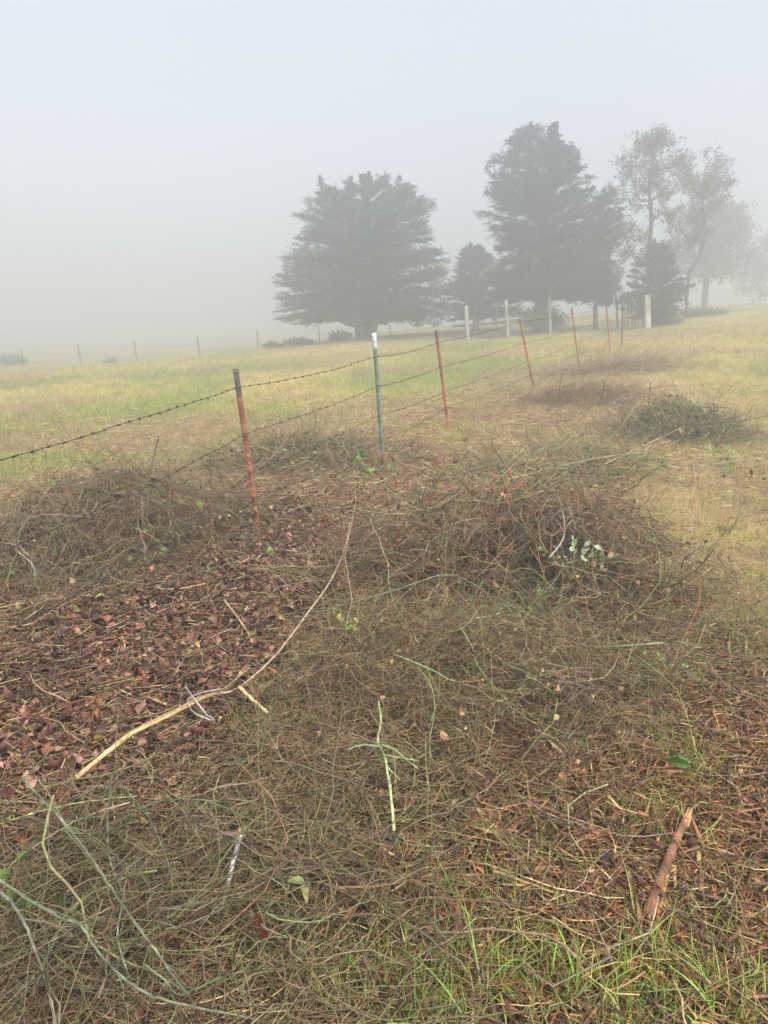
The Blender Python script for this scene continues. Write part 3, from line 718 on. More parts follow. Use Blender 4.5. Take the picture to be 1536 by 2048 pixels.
# ------------------------------------------------------------------ far fence across the pasture
def far_fence():
    rng = np.random.default_rng(6)
    root = empty('pasture_fence', tuple(at_Y(398, 716, 47))); tag(root, 'faint line of thin fence posts across the foggy pasture', 'fence')
    tops = []
    for (b, t) in [((50, 735), (41, 697)), ((163, 728), (156, 689)), ((275, 723), (268, 682)), ((401, 717), (394, 671)), ((517, 703), (514, 660)), ((640, 688), (637, 652)), ((783, 682), (778, 640))]:
        B = at_Y(*b, 47); T = at_Y(*t, 47); g = float(gh(B[0:1], B[1:2])[0]); B2 = B.copy(); B2[2] = min(g, B[2]) - .25
        mb = MB(); tubes(mb, np.linspace(B2, T, 6)[None], np.full((1, 6), .04) * np.array([[1, 1, .98, .96, .94, .9]]), 6, (.10, .085, .07), rng)
        child(mb, 'fence_post', M_bark, root); tops.append((B, T))
    for f in (.12, .4, .68):
        P = np.array([T + (B - T) * f for B, T in tops]); mb = MB(); tubes(mb, P[None], np.full((1, len(P)), .003), 3, (.08, .06, .05), rng); child(mb, 'wire', M_wire, root)
far_fence()

# ------------------------------------------------------------------ pale posts with a rail under the trees
def box_between(mb, A, B, w, d, col, taper=1.0, n=6, jit=.0, rng=None):
    A = np.array(A); B = np.array(B); ax = nrm(B - A); r = np.array([1, 0, 0.]) if abs(ax[0]) < .8 else np.array([0, 0, 1.]); s = nrm(r - (r @ ax) * ax); f = np.cross(ax, s)
    V = []; bev = .18
    for i in range(n + 1):
        t = i / n; o = A + (B - A) * t; k = 1 + (taper - 1) * t
        if rng is not None: o = o + rng.normal(0, jit, 3) * [1, 1, 0]
        for (a, b) in ((-1 + bev, -1), (1 - bev, -1), (1, -1 + bev), (1, 1 - bev), (1 - bev, 1), (-1 + bev, 1), (-1, 1 - bev), (-1, -1 + bev)):
            V.append(o + s * a * w / 2 * k + f * b * d / 2 * k)
    Q = [(i * 8 + j, i * 8 + (j + 1) % 8, (i + 1) * 8 + (j + 1) % 8, (i + 1) * 8 + j) for i in range(n) for j in range(8)]
    e = n * 8; Q += [(e, e + 1, e + 2, e + 3), (e, e + 3, e + 4, e + 7), (e + 4, e + 5, e + 6, e + 7)]
    mb.add(V, None, Q, col)
def rail_fence():
    rng = np.random.default_rng(8)
    root = empty('rail_fence', tuple(at_Y(937, 677, 41))); tag(root, 'pale round wooden posts joined by a dark rail beneath the cedars', 'fence')
    for (b, t, w, lab) in [((937, 678), (932, 612), .26, None), ((1017, 671), (1012, 600), .22, None), ((1102, 668), (1098, 590), .22, None),
                      ((1071, 664), (1069, 640), .1, None), ((948, 650), (950, 618), .1, 'thin pale post'), ((993, 645), (994, 612), .12, 'thin pale post')]:
        Yd = 40 if w > .2 else 46
        B = at_Y(*b, Yd); T = at_Y(*t, Yd); g = float(gh(B[0:1], B[1:2])[0]); B[2] = min(B[2], g) - .2
        mb = MB(); P = np.linspace(B, T, 9); P[:, 0] += rng.normal(0, .008, 9)
        tubes(mb, P[None], (w / 2.4 * np.array([1.1, 1.03, 1, .98, 1, .96, .97, .93, .88]))[None], 10, np.clip(np.array([.36, .355, .33]) * rng.uniform(.9, 1.1), 0, .8), rng)
        child(mb, 'wooden_post', M_conc, root, lab)
    A = at_Y(905, 652, 40.2); B = at_Y(1102, 632, 40.2)
    mb = MB(); tubes(mb, np.linspace(A, B, 12)[None] + np.array([0, 0, 1.]) * (-.05 * np.sin(np.linspace(0, np.pi, 12)))[None, :, None], np.full((1, 12), .075), 8, (.13, .12, .11), rng); child(mb, 'rail', M_bark, root)
    # pale square post in front of the young cedar
    B = at_Y(1296, 660, 36.5); T = at_Y(1295, 590, 36.5); g = float(gh(B[0:1], B[1:2])[0]); B[2] = min(B[2], g) - .2
    mb = MB(); box_between(mb, B, T, .26, .24, (.55, .53, .48), .94, 8, .004, rng)
    o = mb.build('corner_post', M_conc); tag(o, 'thick pale square post standing against the young cedar', 'post')
    # small barred gate between last steel post and the pale post
    gr = empty('metal_gate', tuple(at_Y(1268, 648, 36.8))); tag(gr, 'dark barred metal gate leaning beside the pale square post', 'gate')
    for i, u in enumerate((1250, 1256, 1264, 1270, 1277, 1284, 1289)):
        mb = MB(); P = np.linspace(at_Y(u + rng.uniform(-.7, .7), 652 - (i % 3) * 1.5, 36.9), at_Y(u, 602 + (i * 7 % 11), 36.9), 4); tubes(mb, P[None], np.full((1, 4), .035), 6, (.07, .065, .06), rng); child(mb, 'bar', M_metal, gr)
    for v in (615, 633):
        mb = MB(); tubes(mb, np.linspace(at_Y(1249, v + 3, 36.95), at_Y(1291, v - 2, 36.95), 4)[None], np.full((1, 4), .035), 6, (.07, .065, .06), rng); child(mb, 'rail', M_metal, gr)
rail_fence()

# ------------------------------------------------------------------ trees
def tri_sprays(mb, rng, base, dirs, L, m, tl, tw, col, droop=.0, fan=.75):
    """each spray: m slender tufts along a branchlet"""
    N = len(base); t = rng.uniform(0, 1, (N, m)); d = dirs[:, None]
    c = base[:, None] + d * (t * L[:, None])[..., None] + rng.normal(0, 1, (N, m, 3)) * (.13 * L[:, None] * (1.1 - t))[..., None]
    c[..., 2] -= droop * t * t * L[:, None]
    dd = nrm(d + rng.normal(0, fan, (N, m, 3)) + np.array([0, 0, .1]))
    s = nrm(np.cross(dd, rng.normal(size=(N, m, 3))))
    ln = rng.uniform(*tl, (N, m, 1)) * (1.15 - .5 * t[..., None]); w = rng.uniform(*tw, (N, m, 1))
    A = c - s * w * .5; B = c + s * w * .5; D = c + dd * ln
    V = np.stack([A, B, D], 2).reshape(-1, 3); T = np.arange(N * m * 3).reshape(-1, 3)
    C = np.repeat(np.repeat(col, m, 0) * rng.uniform(.75, 1.25, (N * m, 1)), 3, 0)
    mb.add(V, T, None, C)

def cedar(name, label, group, u0, Y, left, right, bottom, leaders, nl=200, spr=16, m=26, seed=1, trunk_r=.3, col=(.032, .055, .035), lean=0.0, trunkvis=True, gap=.0, stems=1, rag=(.86, 1.05), fill=.36):
    rng = np.random.default_rng(seed)
    X0 = at_Y(u0, 660, Y)[0]; g = float(gh(np.array([X0]), np.array([Y]))[0])
    cv = lambda pts: np.array([[at_Y(u, v, Y)[2], at_Y(u, v, Y)[0]] for (u, v) in pts])
    Lc = cv(left); Rc = cv(right); Lc = Lc[np.argsort(Lc[:, 0])]; Rc = Rc[np.argsort(Rc[:, 0])]
    ztop = max(Lc[-1, 0], Rc[-1, 0]); zb = at_Y(u0, bottom, Y)[2]
    root = empty(name, (X0, Y, g)); tag(root, label, 'tree', group)
    tb = MB(); cb = MB()
    axis = lambda z: X0 + lean * (z - g)
    for k in range(stems):
        off = (k - (stems - 1) / 2) * .5
        P = np.linspace([X0 + off * .4, Y, g - .2], [axis(ztop) + off * 3, Y, ztop - (.3 if stems == 1 else 1.2)], 12); P[:, :2] += rng.normal(0, .04, (12, 2)).cumsum(0) * .5
        tubes(tb, P[None], (trunk_r * np.linspace(1.15, .12, 12) ** 1.0)[None] / math.sqrt(stems), 10, (.09, .07, .055), rng)
    ht = zb + (ztop - zb) * rng.beta(1.0, 1.25, nl)
    az = rng.uniform(0, 2 * np.pi, nl); cx = np.cos(az)
    ht = ht + .2 * np.sin(2 * np.pi * ht / 1.15 + 2 * np.sin(az) + 1.5 * cx); ht = np.clip(ht, zb, ztop - .1)
    RL = axis(ht) - np.interp(ht, Lc[:, 0], Lc[:, 1]); RR = np.interp(ht, Rc[:, 0], Rc[:, 1]) - axis(ht)
    Rr = np.where(cx > 0, RR, RL); Rav = (RL + RR) / 2; Rad = Rav * (1 - np.abs(cx)) + Rr * np.abs(cx)
    Rad = np.maximum(Rad, .15) * rng.uniform(*rag, nl)
    rise = np.interp((ht - zb) / (ztop - zb), [0, .25, 1], [-.02, .25, .6]) + rng.normal(0, .06, nl)
    K = 8; t = np.linspace(0, 1, K)[None]
    hs_ = np.maximum(ht - rise * Rad, g + .6)
    Zp = hs_[:, None] + (ht - hs_)[:, None] * t + (.10 * Rad)[:, None] * np.sin(t * np.pi)
    bx = np.where(stems > 1, 1, 0) * rng.normal(0, .4, nl)
    Xp = axis(hs_)[:, None] * (1 - t) + axis(ht)[:, None] * t + (np.cos(az) * Rad)[:, None] * t + bx[:, None] * (1 - t); Yp = Y + (np.sin(az) * Rad)[:, None] * t
    P = np.stack([Xp, Yp, Zp], -1); P[:, 1:-1] += rng.normal(0, .06, (nl, K - 2, 3))
    tubes(tb, P, (.018 + .014 * Rad)[:, None] * np.linspace(1, .25, K)[None], 5, (.08, .065, .05), rng)
    # foliage sprays along each limb, outer part densest
    n = nl * spr; i = np.repeat(np.arange(nl), spr); tt = np.clip(1 - rng.beta(1.0, 1.6, n) * .95, .08, 1) 
    k = tt * (K - 1); k0 = np.minimum(k.astype(int), K - 2); fr = (k - k0)[:, None]
    b = P[i, k0] * (1 - fr) + P[i, k0 + 1] * fr
    out = np.stack([np.cos(az[i]), np.sin(az[i]), .25 + 0 * az[i]], -1)
    d = nrm(out * 1.0 + rng.normal(0, .6, (n, 3)) * [1, 1, .32]); Ls = rng.uniform(.25, .6, n) * np.clip(.45 + .14 * Rad[i], .4, 1.1) * np.where(tt > .9, 1.15, 1)
    tone = np.repeat(rng.uniform(.5, 1.7, nl), spr) * rng.uniform(.85, 1.15, n)
    tri_sprays(cb, rng, b, d, Ls, m, (.09, .19), (.022, .05), np.array(col)[None] * tone[:, None] * (1 + rng.normal(0, .06, (n, 3))), droop=.1)
    # inner sprays that close the crown between the limbs
    n = int(nl * spr * fill); hz = zb + .2 + (ztop - zb - .4) * rng.beta(1.0, 1.2, n); xl = np.interp(hz, Lc[:, 0], Lc[:, 1]); xr = np.interp(hz, Rc[:, 0], Rc[:, 1]); hw = (xr - xl) / 2
    rr_ = rng.uniform(0, 1, n) ** .5 * .93; aa = rng.uniform(0, 2 * np.pi, n); bb = np.stack([(xl + xr) / 2 + np.cos(aa) * rr_ * hw, Y + np.sin(aa) * rr_ * hw * .95, hz], -1)
    lump = fbm(bb[:, 0] * 1.1 + bb[:, 1] * .7, bb[:, 2] * 1.7 + bb[:, 1] * .4, seed, 2); kp = lump > .47; bb = bb[kp]; aa = aa[kp]; n = len(bb)
    d = nrm(np.stack([np.cos(aa), np.sin(aa), rng.normal(.2, .3, n)], -1) + rng.normal(0, .4, (n, 3)))
    tri_sprays(cb, rng, bb, d, rng.uniform(.3, .6, n), m, (.09, .19), (.022, .05), np.array(col)[None] * rng.uniform(.7, 1.2, (n, 1)), droop=.1)
    # spiky leaders
    for (lu, lv, ln, lw) in leaders:
        T = at_Y(lu, lv, Y + rng.normal(0, .4)); B = T - np.array([rng.normal(0, .08), 0, ln]); B[0] += (axis(B[2]) - B[0]) * .12
        tubes(tb, np.linspace(B, T, 5)[None], np.array([[.03, .02, .012, .008, .004]]), 4, (.08, .065, .05), rng)
        q = int(60 * ln); s = rng.uniform(0, 1, q); bb = B + (T - B) * s[:, None]; dd = nrm(np.stack([rng.normal(0, 1, q), rng.normal(0, 1, q), rng.uniform(.0, .6, q)], -1))
        tri_sprays(cb, rng, bb, dd, lw * 1.5 * (1 - s) + .03, 26, (.05, .12), (.015, .035), np.array(col)[None] * rng.uniform(.8, 1.2, (q, 1)), fan=.6)
    child(tb, 'trunk', M_bark, root); child(cb, 'crown', M_need, root)

cedar('cedar_tree', 'broad domed dark cedar standing alone, left of the others', 'trees along the foggy field edge', 733, 45,
      [(600, 655), (565, 640), (560, 610), (548, 578), (560, 545), (580, 520), (590, 490), (610, 470), (598, 430), (604, 410), (632, 398), (650, 380), (700, 372), (740, 352)],
      [(890, 655), (900, 630), (905, 590), (895, 565), (900, 530), (880, 505), (868, 480), (855, 450), (862, 425), (850, 400), (840, 388), (818, 372), (790, 358), (745, 350)],
      652, [(640, 349, 1.5, .55), (702, 352, 1.0, .4), (738, 343, 1.2, .5), (770, 350, 1.0, .45), (800, 350, 1.2, .5), (665, 378, .9, .4), (825, 370, .9, .4), (845, 392, .7, .4)],
      nl=350, spr=22, m=26, rag=(.9, 1.05), fill=.6, seed=41, trunk_r=.62, stems=3)
cedar('cedar_tree', 'tallest dark cedar with ragged layered branches right of the domed cedar', 'trees along the foggy field edge', 1082, 41.5,
      [(1000, 612), (985, 590), (985, 560), (1000, 535), (1002, 505), (992, 480), (952, 427), (995, 420), (985, 400), (968, 388), (985, 370), (972, 345), (975, 325), (1000, 310), (1020, 300), (1022, 272), (1045, 262), (1060, 245)],
      [(1170, 612), (1205, 600), (1212, 560), (1200, 530), (1212, 490), (1220, 460), (1200, 430), (1180, 410), (1190, 372), (1165, 385), (1150, 360), (1160, 330), (1140, 300), (1112, 290), (1090, 275), (1063, 245)],
      606, [(1062, 244, 1.6, .5), (1045, 262, 1.0, .4), (1113, 283, 1.3, .5), (1140, 297, 1.1, .45), (1157, 300, .9, .3), (1022, 272, .9, .35), (1188, 372, .5, .3)],
      nl=330, spr=20, m=26, seed=42, trunk_r=.42)
cedar('cedar_tree', 'rounded dark cedar pressed against the right side of the tallest cedar', 'trees along the foggy field edge', 1190, 40,
      [(1140, 600), (1135, 560), (1140, 520), (1150, 470), (1165, 420), (1190, 395), (1205, 384)], [(1215, 600), (1222, 560), (1218, 520), (1235, 480), (1242, 440), (1240, 405), (1225, 385), (1208, 380)],
      612, [(1208, 378, .8, .4), (1228, 384, .6, .35)], nl=110, spr=15, m=24, seed=43, trunk_r=.12)
cedar('cedar_tree', 'small pointed cedar in the gap between the two large cedars', 'trees along the foggy field edge', 950, 49,
      [(895, 645), (893, 600), (898, 565), (915, 535), (922, 510), (938, 492)], [(1050, 645), (1050, 600), (1030, 560), (1005, 530), (975, 512), (945, 492)],
      642, [(941, 484, 1.2, .45), (925, 500, .8, .4), (965, 505, .7, .4)], nl=190, spr=16, m=22, seed=44, trunk_r=.22)
cedar('cedar_tree', 'young bushy cedar behind the thick pale square post', 'trees along the foggy field edge', 1308, 37.3,
      [(1262, 640), (1245, 615), (1240, 585), (1250, 560), (1268, 540), (1272, 515), (1290, 500), (1305, 490)], [(1345, 640), (1362, 610), (1376, 585), (1372, 560), (1352, 545), (1345, 520), (1330, 500), (1312, 488)],
      640, [(1310, 484, .7, .3), (1330, 497, .5, .28), (1275, 512, .5, .3), (1370, 572, .4, .25)], nl=150, spr=11, m=20, seed=45, trunk_r=.10, col=(.055, .08, .04), rag=(.5, 1.12), fill=.12)

def decid(name, label, trunk, Y, blobs, nt=90, r0=.16, seed=1, leafn=26, leafcol=((.16, .11, .07), (.12, .1, .06)), lsize=(.06, .12), Yd=1.8, leafspread=.16, group='trees along the foggy field edge', rmin=.008):
    rng = np.random.default_rng(seed)
    tr = np.array([at_Y(u, v, Y) for (u, v) in trunk]); g = float(gh(tr[0:1, 0], np.array([Y]))[0]); tr[0, 2] = min(tr[0, 2], g) - .15
    dd = np.concatenate([[0], np.cumsum(np.linalg.norm(np.diff(tr, axis=0), axis=1))]); s = np.arange(0, dd[-1], .3)
    tk = np.stack([np.interp(s, dd, tr[:, k]) for k in range(3)], -1); tk[1:, :2] += rng.normal(0, .03, (len(tk) - 1, 2)).cumsum(0) * .4
    nodes = [p for p in tk]; par = [i - 1 for i in range(len(tk))]; cnt = [0] * len(tk)
    tg = []
    for (u, v, ru, rv, w) in blobs:
        k = int(nt * w)
        a = nrm(rng.normal(size=(k, 3))) * rng.uniform(.25, 1, (k, 1)) ** .5
        c = at_Y(u, v, Y); px = Y / F
        tg.append(c + a * [ru * px, ru * px * Yd / 1.8, rv * px])
    tg = np.concatenate(tg)
    cen = tk[-1]; tg = tg[np.argsort(np.min(np.linalg.norm(tg[:, None] - tk[None], axis=2), axis=1))]
    chains = []; minh = tk[0, 2] + (tk[-1, 2] - tk[0, 2]) * .28
    for T in tg:
        A = np.array(nodes); D = np.linalg.norm(A - T, axis=1) + 1.2 * np.maximum(0, A[:, 2] - T[2] + .1) + np.where(A[:, 2] < minh, 6, 0)
        i = int(np.argmin(D)); st = A[i]; L = np.linalg.norm(T - st); n = max(2, int(L / .3))
        perp = nrm(rng.normal(size=3)) * .12 * L
        # leave the parent along its direction, then bend to the target
        pd = nrm(A[i] - A[par[i]]) if par[i] >= 0 else np.array([0, 0, 1.]); mid = st + pd * L * .35 + (T - st) * .25 + perp * .3
        prev = i; ch = [i]
        for q in range(1, n + 1):
            t = q / n; p = st * (1 - t) ** 2 + 2 * mid * t * (1 - t) + T * t * t + rng.normal(0, .025, 3)
            nodes.append(p); par.append(prev); cnt.append(0); prev = len(nodes) - 1; ch.append(prev)
        j = prev
        while j >= 0: cnt[j] += 1; j = par[j]
        chains.append(ch)
    A = np.array(nodes); cnt = np.array(cnt, float); rad = np.maximum(r0 * (cnt / max(cnt.max(), 1)) ** .5, rmin)
    tb = MB(); K = 9
    def chain(idx):
        P = A[idx]; r = rad[idx].copy(); r[0] = min(r[0], r[1] * 1.3) if len(r) > 1 and idx[0] != 0 else r[0]
        d = np.linspace(0, len(idx) - 1, K); return np.stack([np.interp(d, np.arange(len(idx)), P[:, k]) for k in range(3)], -1), np.interp(d, np.arange(len(idx)), r)
    Ps, Rs = zip(*[chain(c) for c in chains]); tubes(tb, np.array(Ps), np.array(Rs), 5, (.075, .062, .052), rng)
    rk = np.maximum(rad[:len(tk)], .02); rk[:3] *= [1.35, 1.15, 1.05]
    tubes(tb, tk[None], rk[None], 9, (.075, .062, .052), rng)
    # fine twigs and leaves round the outer nodes
    tips = np.concatenate([c[max(1, len(c) // 2):] for c in chains]); b = A[tips]; n2 = len(b) * 5; b = np.repeat(b, 5, 0)
    d = nrm(rng.normal(size=(n2, 3)) + [0, 0, .3]); Q = b[:, None] + d[:, None] * (rng.uniform(.15, .45, n2)[:, None] * np.linspace(0, 1, 4)[None])[..., None] + rng.normal(0, .02, (n2, 4, 3))
    Q[:, 0] = b; tubes(tb, Q, np.array([[.008, .007, .005, .003]]) * rmin / .008, 3, (.08, .065, .055), rng)
    root = empty(name, (tk[0, 0], Y, g)); tag(root, label, 'tree', group); child(tb, 'trunk', M_bark, root)
    lb = MB(); i = rng.integers(0, n2, len(b) // 5 * leafn * 5 // 6); keep = rng.random(len(i)) < np.clip(fbm(Q[i, 2, 0] * 1.1, Q[i, 2, 2] * 1.1, seed, 2) * 3 - .7, .1, 1); i = i[keep]
    pos = Q[i, 3] + rng.normal(0, leafspread * .5, (len(i), 3))
    leaves(lb, rng, pos, rng.uniform(*lsize, len(i)), pick(rng, len(i), leafcol), flat=1.0, curl=.3)
    child(lb, 'crown', M_leafg, root)

decid('oak_tree', 'tall slender tree with sparse brownish leaves behind the young cedar', [(1297, 650), (1298, 560), (1300, 500), (1306, 440), (1304, 380), (1310, 320), (1306, 275)], 41,
      [(1300, 330, 62, 60, .9), (1350, 380, 35, 60, .4), (1250, 400, 38, 75, .5), (1250, 480, 38, 32, .3), (1330, 470, 40, 55, .3), (1300, 290, 35, 22, .3)], nt=75, r0=.125, seed=51, leafn=30)
decid('oak_tree', 'leaning slender tree with a high small crown right of the brownish tree', [(1374, 650), (1374, 600), (1378, 545), (1400, 510), (1410, 460), (1404, 400), (1408, 330)], 43,
      [(1405, 345, 45, 42, .9), (1435, 360, 22, 30, .3), (1415, 420, 42, 40, .5), (1380, 470, 25, 50, .3)], nt=70, r0=.10, seed=52, leafn=30, leafcol=((.1, .11, .06), (.14, .11, .07)))
decid('broadleaf_tree', 'faint rounded tree fading into fog behind the leaning slender tree', [(1408, 625), (1410, 590), (1412, 560), (1420, 500), (1425, 450)], 62,
      [(1425, 450, 75, 45, 1.0), (1450, 500, 55, 50, .8), (1390, 510, 50, 50, .6)], nt=80, r0=.24, seed=53, leafn=32, leafcol=((.1, .11, .06), (.13, .12, .07)), lsize=(.14, .24), leafspread=.7, rmin=.015)
decid('broadleaf_tree', 'palest tree almost lost in fog, cut by the photo edge', [(1545, 610), (1545, 560), (1540, 500)], 78,
      [(1545, 510, 60, 40, 1.0), (1540, 560, 65, 35, .6)], nt=80, r0=.25, seed=54, leafn=32, leafcol=((.1, .11, .06),), lsize=(.16, .28), leafspread=.8, rmin=.02)
decid('sapling', 'thin leafy sapling between the rounded cedar and the young cedar', [(1235, 655), (1233, 600), (1226, 560), (1222, 530)], 39.5,
      [(1225, 555, 20, 28, .5), (1235, 590, 18, 20, .3)], nt=45, r0=.05, seed=55, leafn=16, leafcol=((.09, .1, .05),), leafspread=.15)

def shrub(label, u, v, Y, w, h, seed, col=(.13, .15, .08), n=200):
    rng = np.random.default_rng(seed); c = at_Y(u, v, Y); g = float(gh(c[0:1], c[1:2])[0]); c[2] = g
    root = empty('shrub', tuple(c)); tag(root, label, 'shrub', 'low shrubs along the foggy pasture edge')
    az = rng.uniform(0, 6.28, n); k = rng.uniform(0, 1, n) ** .5; K = 6; t = np.linspace(0, 1, K)[None]
    tip = np.stack([np.cos(az) * k * w / 2, np.sin(az) * k * w / 2, h * rng.uniform(.4, 1, n) * (1 - .45 * k * k)], -1)
    P = c + np.array([0, 0, -.02]) + tip[:, None] * np.stack([t, t, t ** .7], -1) + rng.normal(0, .03 * h, (n, K, 3)) * t[..., None]
    mb = MB(); tubes(mb, P, np.array([[.01, .009, .008, .006, .005, .003]]), 3, (.1, .08, .06), rng); child(mb, 'stems', M_bark, root)
    mb = MB(); N = n * 14; i = rng.integers(0, n, N); q = rng.integers(2, K, N); pos = P[i, q] + rng.normal(0, .07, (N, 3)); pos[:, 2] = np.maximum(pos[:, 2], g + .02)
    leaves(mb, rng, pos, rng.uniform(.06, .13, N), pick(rng, N, [col, tuple(np.array(col) * 1.4)]), flat=1.0); child(mb, 'foliage', M_leafg, root)
shrub('rounded bush at the far left of the foggy pasture', 25, 724, 56, 2.2, .9, 61)
shrub('tiny weed clump between two far posts in the pasture', 222, 722, 47, .8, .25, 62, n=40)
shrub('low weed clump beside the far post nearest the domed cedar', 548, 705, 46, 1.4, .45, 63, n=60)
shrub('weedy growth under the left edge of the domed cedar', 600, 692, 45, 1.8, .5, 64, n=80)
shrub('weedy growth beside the trunk of the domed cedar', 680, 680, 46, 1.6, .6, 65, n=80)
shrub('low weeds at the foot of the thick pale square post', 1325, 652, 38, 1.8, .6, 66, n=200)
shrub('bushy undergrowth beneath the tallest cedar', 1085, 660, 43, 2.6, 1.7, 67, n=320)
shrub('weeds where the field fades out behind the young cedar', 1400, 640, 44, 3.0, .5, 68, n=260)

# ------------------------------------------------------------------ individual sticks, canes and sprigs
def px_path(pts, n=24, wob=.002, seed=0):
    """pts: (u, v, height above ground)"""
    rng = np.random.default_rng(seed)
    P = np.array([hit(u, v, h) for (u, v, h) in pts]); 
    t = np.linspace(0, len(P) - 1, n)
    # smooth through the points
    Q = []
    for q in t:
        i = min(int(q), len(P) - 2); f = q - i; p0 = P[max(i - 1, 0)]; p1 = P[i]; p2 = P[i + 1]; p3 = P[min(i + 2, len(P) - 1)]
        Q.append(.5 * ((2 * p1) + (-p0 + p2) * f + (2 * p0 - 5 * p1 + 4 * p2 - p3) * f * f + (-p0 + 3 * p1 - 3 * p2 + p3) * f ** 3))
    return np.array(Q) + rng.normal(0, wob, (n, 3))
def stick(name, label, cat, pts, r0, r1, col, side=0, slen=(.05, .2), scol=None, group=None, n=28, seed=1, sides=7, m=None, knots=True, extra=None, wob=.0008):
    rng = np.random.default_rng(seed); P = px_path(pts, n, wob, seed); c = P[0].copy(); c[2] = float(gh(c[0:1], c[1:2])[0])
    root = empty(name, tuple(c)); tag(root, label, cat, group)
    mb = MB(); kn = np.zeros(n); kn[rng.integers(2, n - 2, max(2, n // 7))] = .28; P[kn > 0] += rng.normal(0, min(r0 * .5, .0012), (int((kn > 0).sum()), 3)); kn = kn * (1 if knots else .25); rad = np.linspace(r0, r1, n) * .88 * (1 + rng.normal(0, .04, n) + kn); cc = np.array(col)[None] * (.55 + .9 * vnoise(np.arange(n) * .45, np.zeros(n), seed))[:, None] * (1 - .35 * (kn > 0))[:, None]
    tubes(mb, P[None], rad[None], sides, cc[None], rng)
    child(mb, 'stem', m or M_twig, root, smooth=True)
    if side:
        
        for _ in range(side): sb = MB(); side_twigs(sb, rng, P[None], 1, slen, (r1 * .45, r1 * .8), [scol or col], K=7); child(sb, 'side_twig', M_twig, root, smooth=True)
    if extra: extra(root, P, rng)
    return root

G = 'single canes and sticks lying on the brush'
LG = (.40, .47, .21)
def branchlets(paths, r, col):
    def f(root, P, rng):
        for k, pts in enumerate(paths):
            mb = MB(); Q = px_path(pts, 12, .001, k); tubes(mb, Q[None], np.linspace(r, r * .5, 12)[None], 6, col, rng); child(mb, 'side_twig', M_twig, root, smooth=True)
    return f
stick('green_branch', 'bright lime green peeled branch pointing down the middle of the twig mat', 'branch', [(788, 1662, .10), (784, 1610, .14), (776, 1550, .17), (768, 1510, .2), (756, 1480, .22), (762, 1440, .22), (756, 1400, .22)],
      .0062, .0035, LG, 0, seed=71, extra=branchlets([[(768, 1510, .2), (800, 1515, .22), (838, 1522, .22)], [(762, 1490, .21), (790, 1500, .22), (835, 1538, .2)], [(764, 1495, .21), (730, 1490, .22), (690, 1500, .2)], [(770, 1530, .18), (800, 1560, .16)]], .0034, (.32, .42, .18)))
stick('curved_cane', 'long thin curved cane from beside the leaf carpet down to the split branch', 'cane', [(700, 1045, .30), (690, 1095, .25), (662, 1160, .2), (620, 1220, .18), (560, 1300, .15), (510, 1350, .13), (468, 1380, .12), (415, 1390, .10)],
      .0058, .0045, (.42, .31, .21), 0, seed=72, n=40)
stick('curled_twig', 'pale grey twig curled into a loop at the end of the long curved cane', 'twig', [(370, 1372, .12), (392, 1402, .13), (414, 1430, .13), (426, 1436, .13), (420, 1440, .13), (388, 1425, .13), (376, 1405, .13), (390, 1390, .13), (440, 1378, .12)],
      .0042, .0032, (.42, .37, .33), 0, seed=73, n=44)
# the torn, yellow split branch
def splinters(pts, w, n, col, seed):
    def f(root, P, rng):
        mb = MB()
        for k in range(n):
            a = rng.integers(0, len(P) - 8); b = a + rng.integers(6, 12); b = min(b, len(P) - 1); Q = P[a:b + 1] + rng.normal(0, w, 3); Q = Q + rng.normal(0, w * .3, 3) * np.linspace(0, 1, len(Q))[:, None] ** 2 * 3
            K = len(Q); rr = np.sin(np.linspace(.15, np.pi - .1, K)) * rng.uniform(.0015, .0035); tubes(mb, Q[None], rr[None], 4, np.array(col) * rng.uniform(.7, 1.15), rng)
        child(mb, 'splinters', M_wood, root)
    return f
stick('split_branch', 'torn yellow split branch lying across the dead leaves', 'branch', [(152, 1556, .06), (210, 1508, .09), (262, 1468, .11), (320, 1440, .12), (370, 1415, .12), (408, 1394, .11), (450, 1376, .10), (500, 1335, .08)],
      .0115, .004, (.56, .39, .18), 0, seed=74, m=M_wood, extra=splinters(None, .005, 20, (.55, .38, .19), 1), sides=8)
stick('split_branch', 'short flat yellow sliver beside the curled grey twig', 'wood sliver', [(478, 1374, .13), (500, 1395, .14), (520, 1412, .14), (536, 1425, .13)], .009, .006, (.58, .43, .21), 0, seed=75, m=M_wood, extra=splinters(None, .002, 5, (.55, .4, .2), 1), n=14)
stick('broken_branch', 'dark half buried branch below the torn yellow split branch', 'branch', [(318, 1512, .015), (345, 1490, .02), (370, 1476, .02), (400, 1462, .02)], .012, .010, (.07, .052, .04), 0, seed=76, n=14, m=M_bark)
stick('broken_branch', 'whitish barked stick with a torn orange end standing in the briar canes', 'stick', [(445, 1812, .03), (458, 1760, .1), (470, 1710, .15), (482, 1668, .2)], .006, .0085, (.6, .57, .53), 0, seed=77, n=16, m=M_conc,
      extra=lambda root, P, rng: [child((lambda mb: (tubes(mb, (P[-1] + np.array([[0, 0, 0], [rng.normal(0, .006), -.004, .018]])[None, :] + rng.normal(0, .003, (1, 1, 3)) * 1.0), np.array([[.006, .0015]]), 5, (.5, .26, .12), rng), tubes(mb, (P[-1] + np.linspace([0, 0, 0], [-.085, .02, -.015], 6))[None], np.linspace(.0075, .006, 6)[None], 7, (.2, .13, .1), rng), mb)[-1])(MB()), 'torn_end', M_wood, root)])
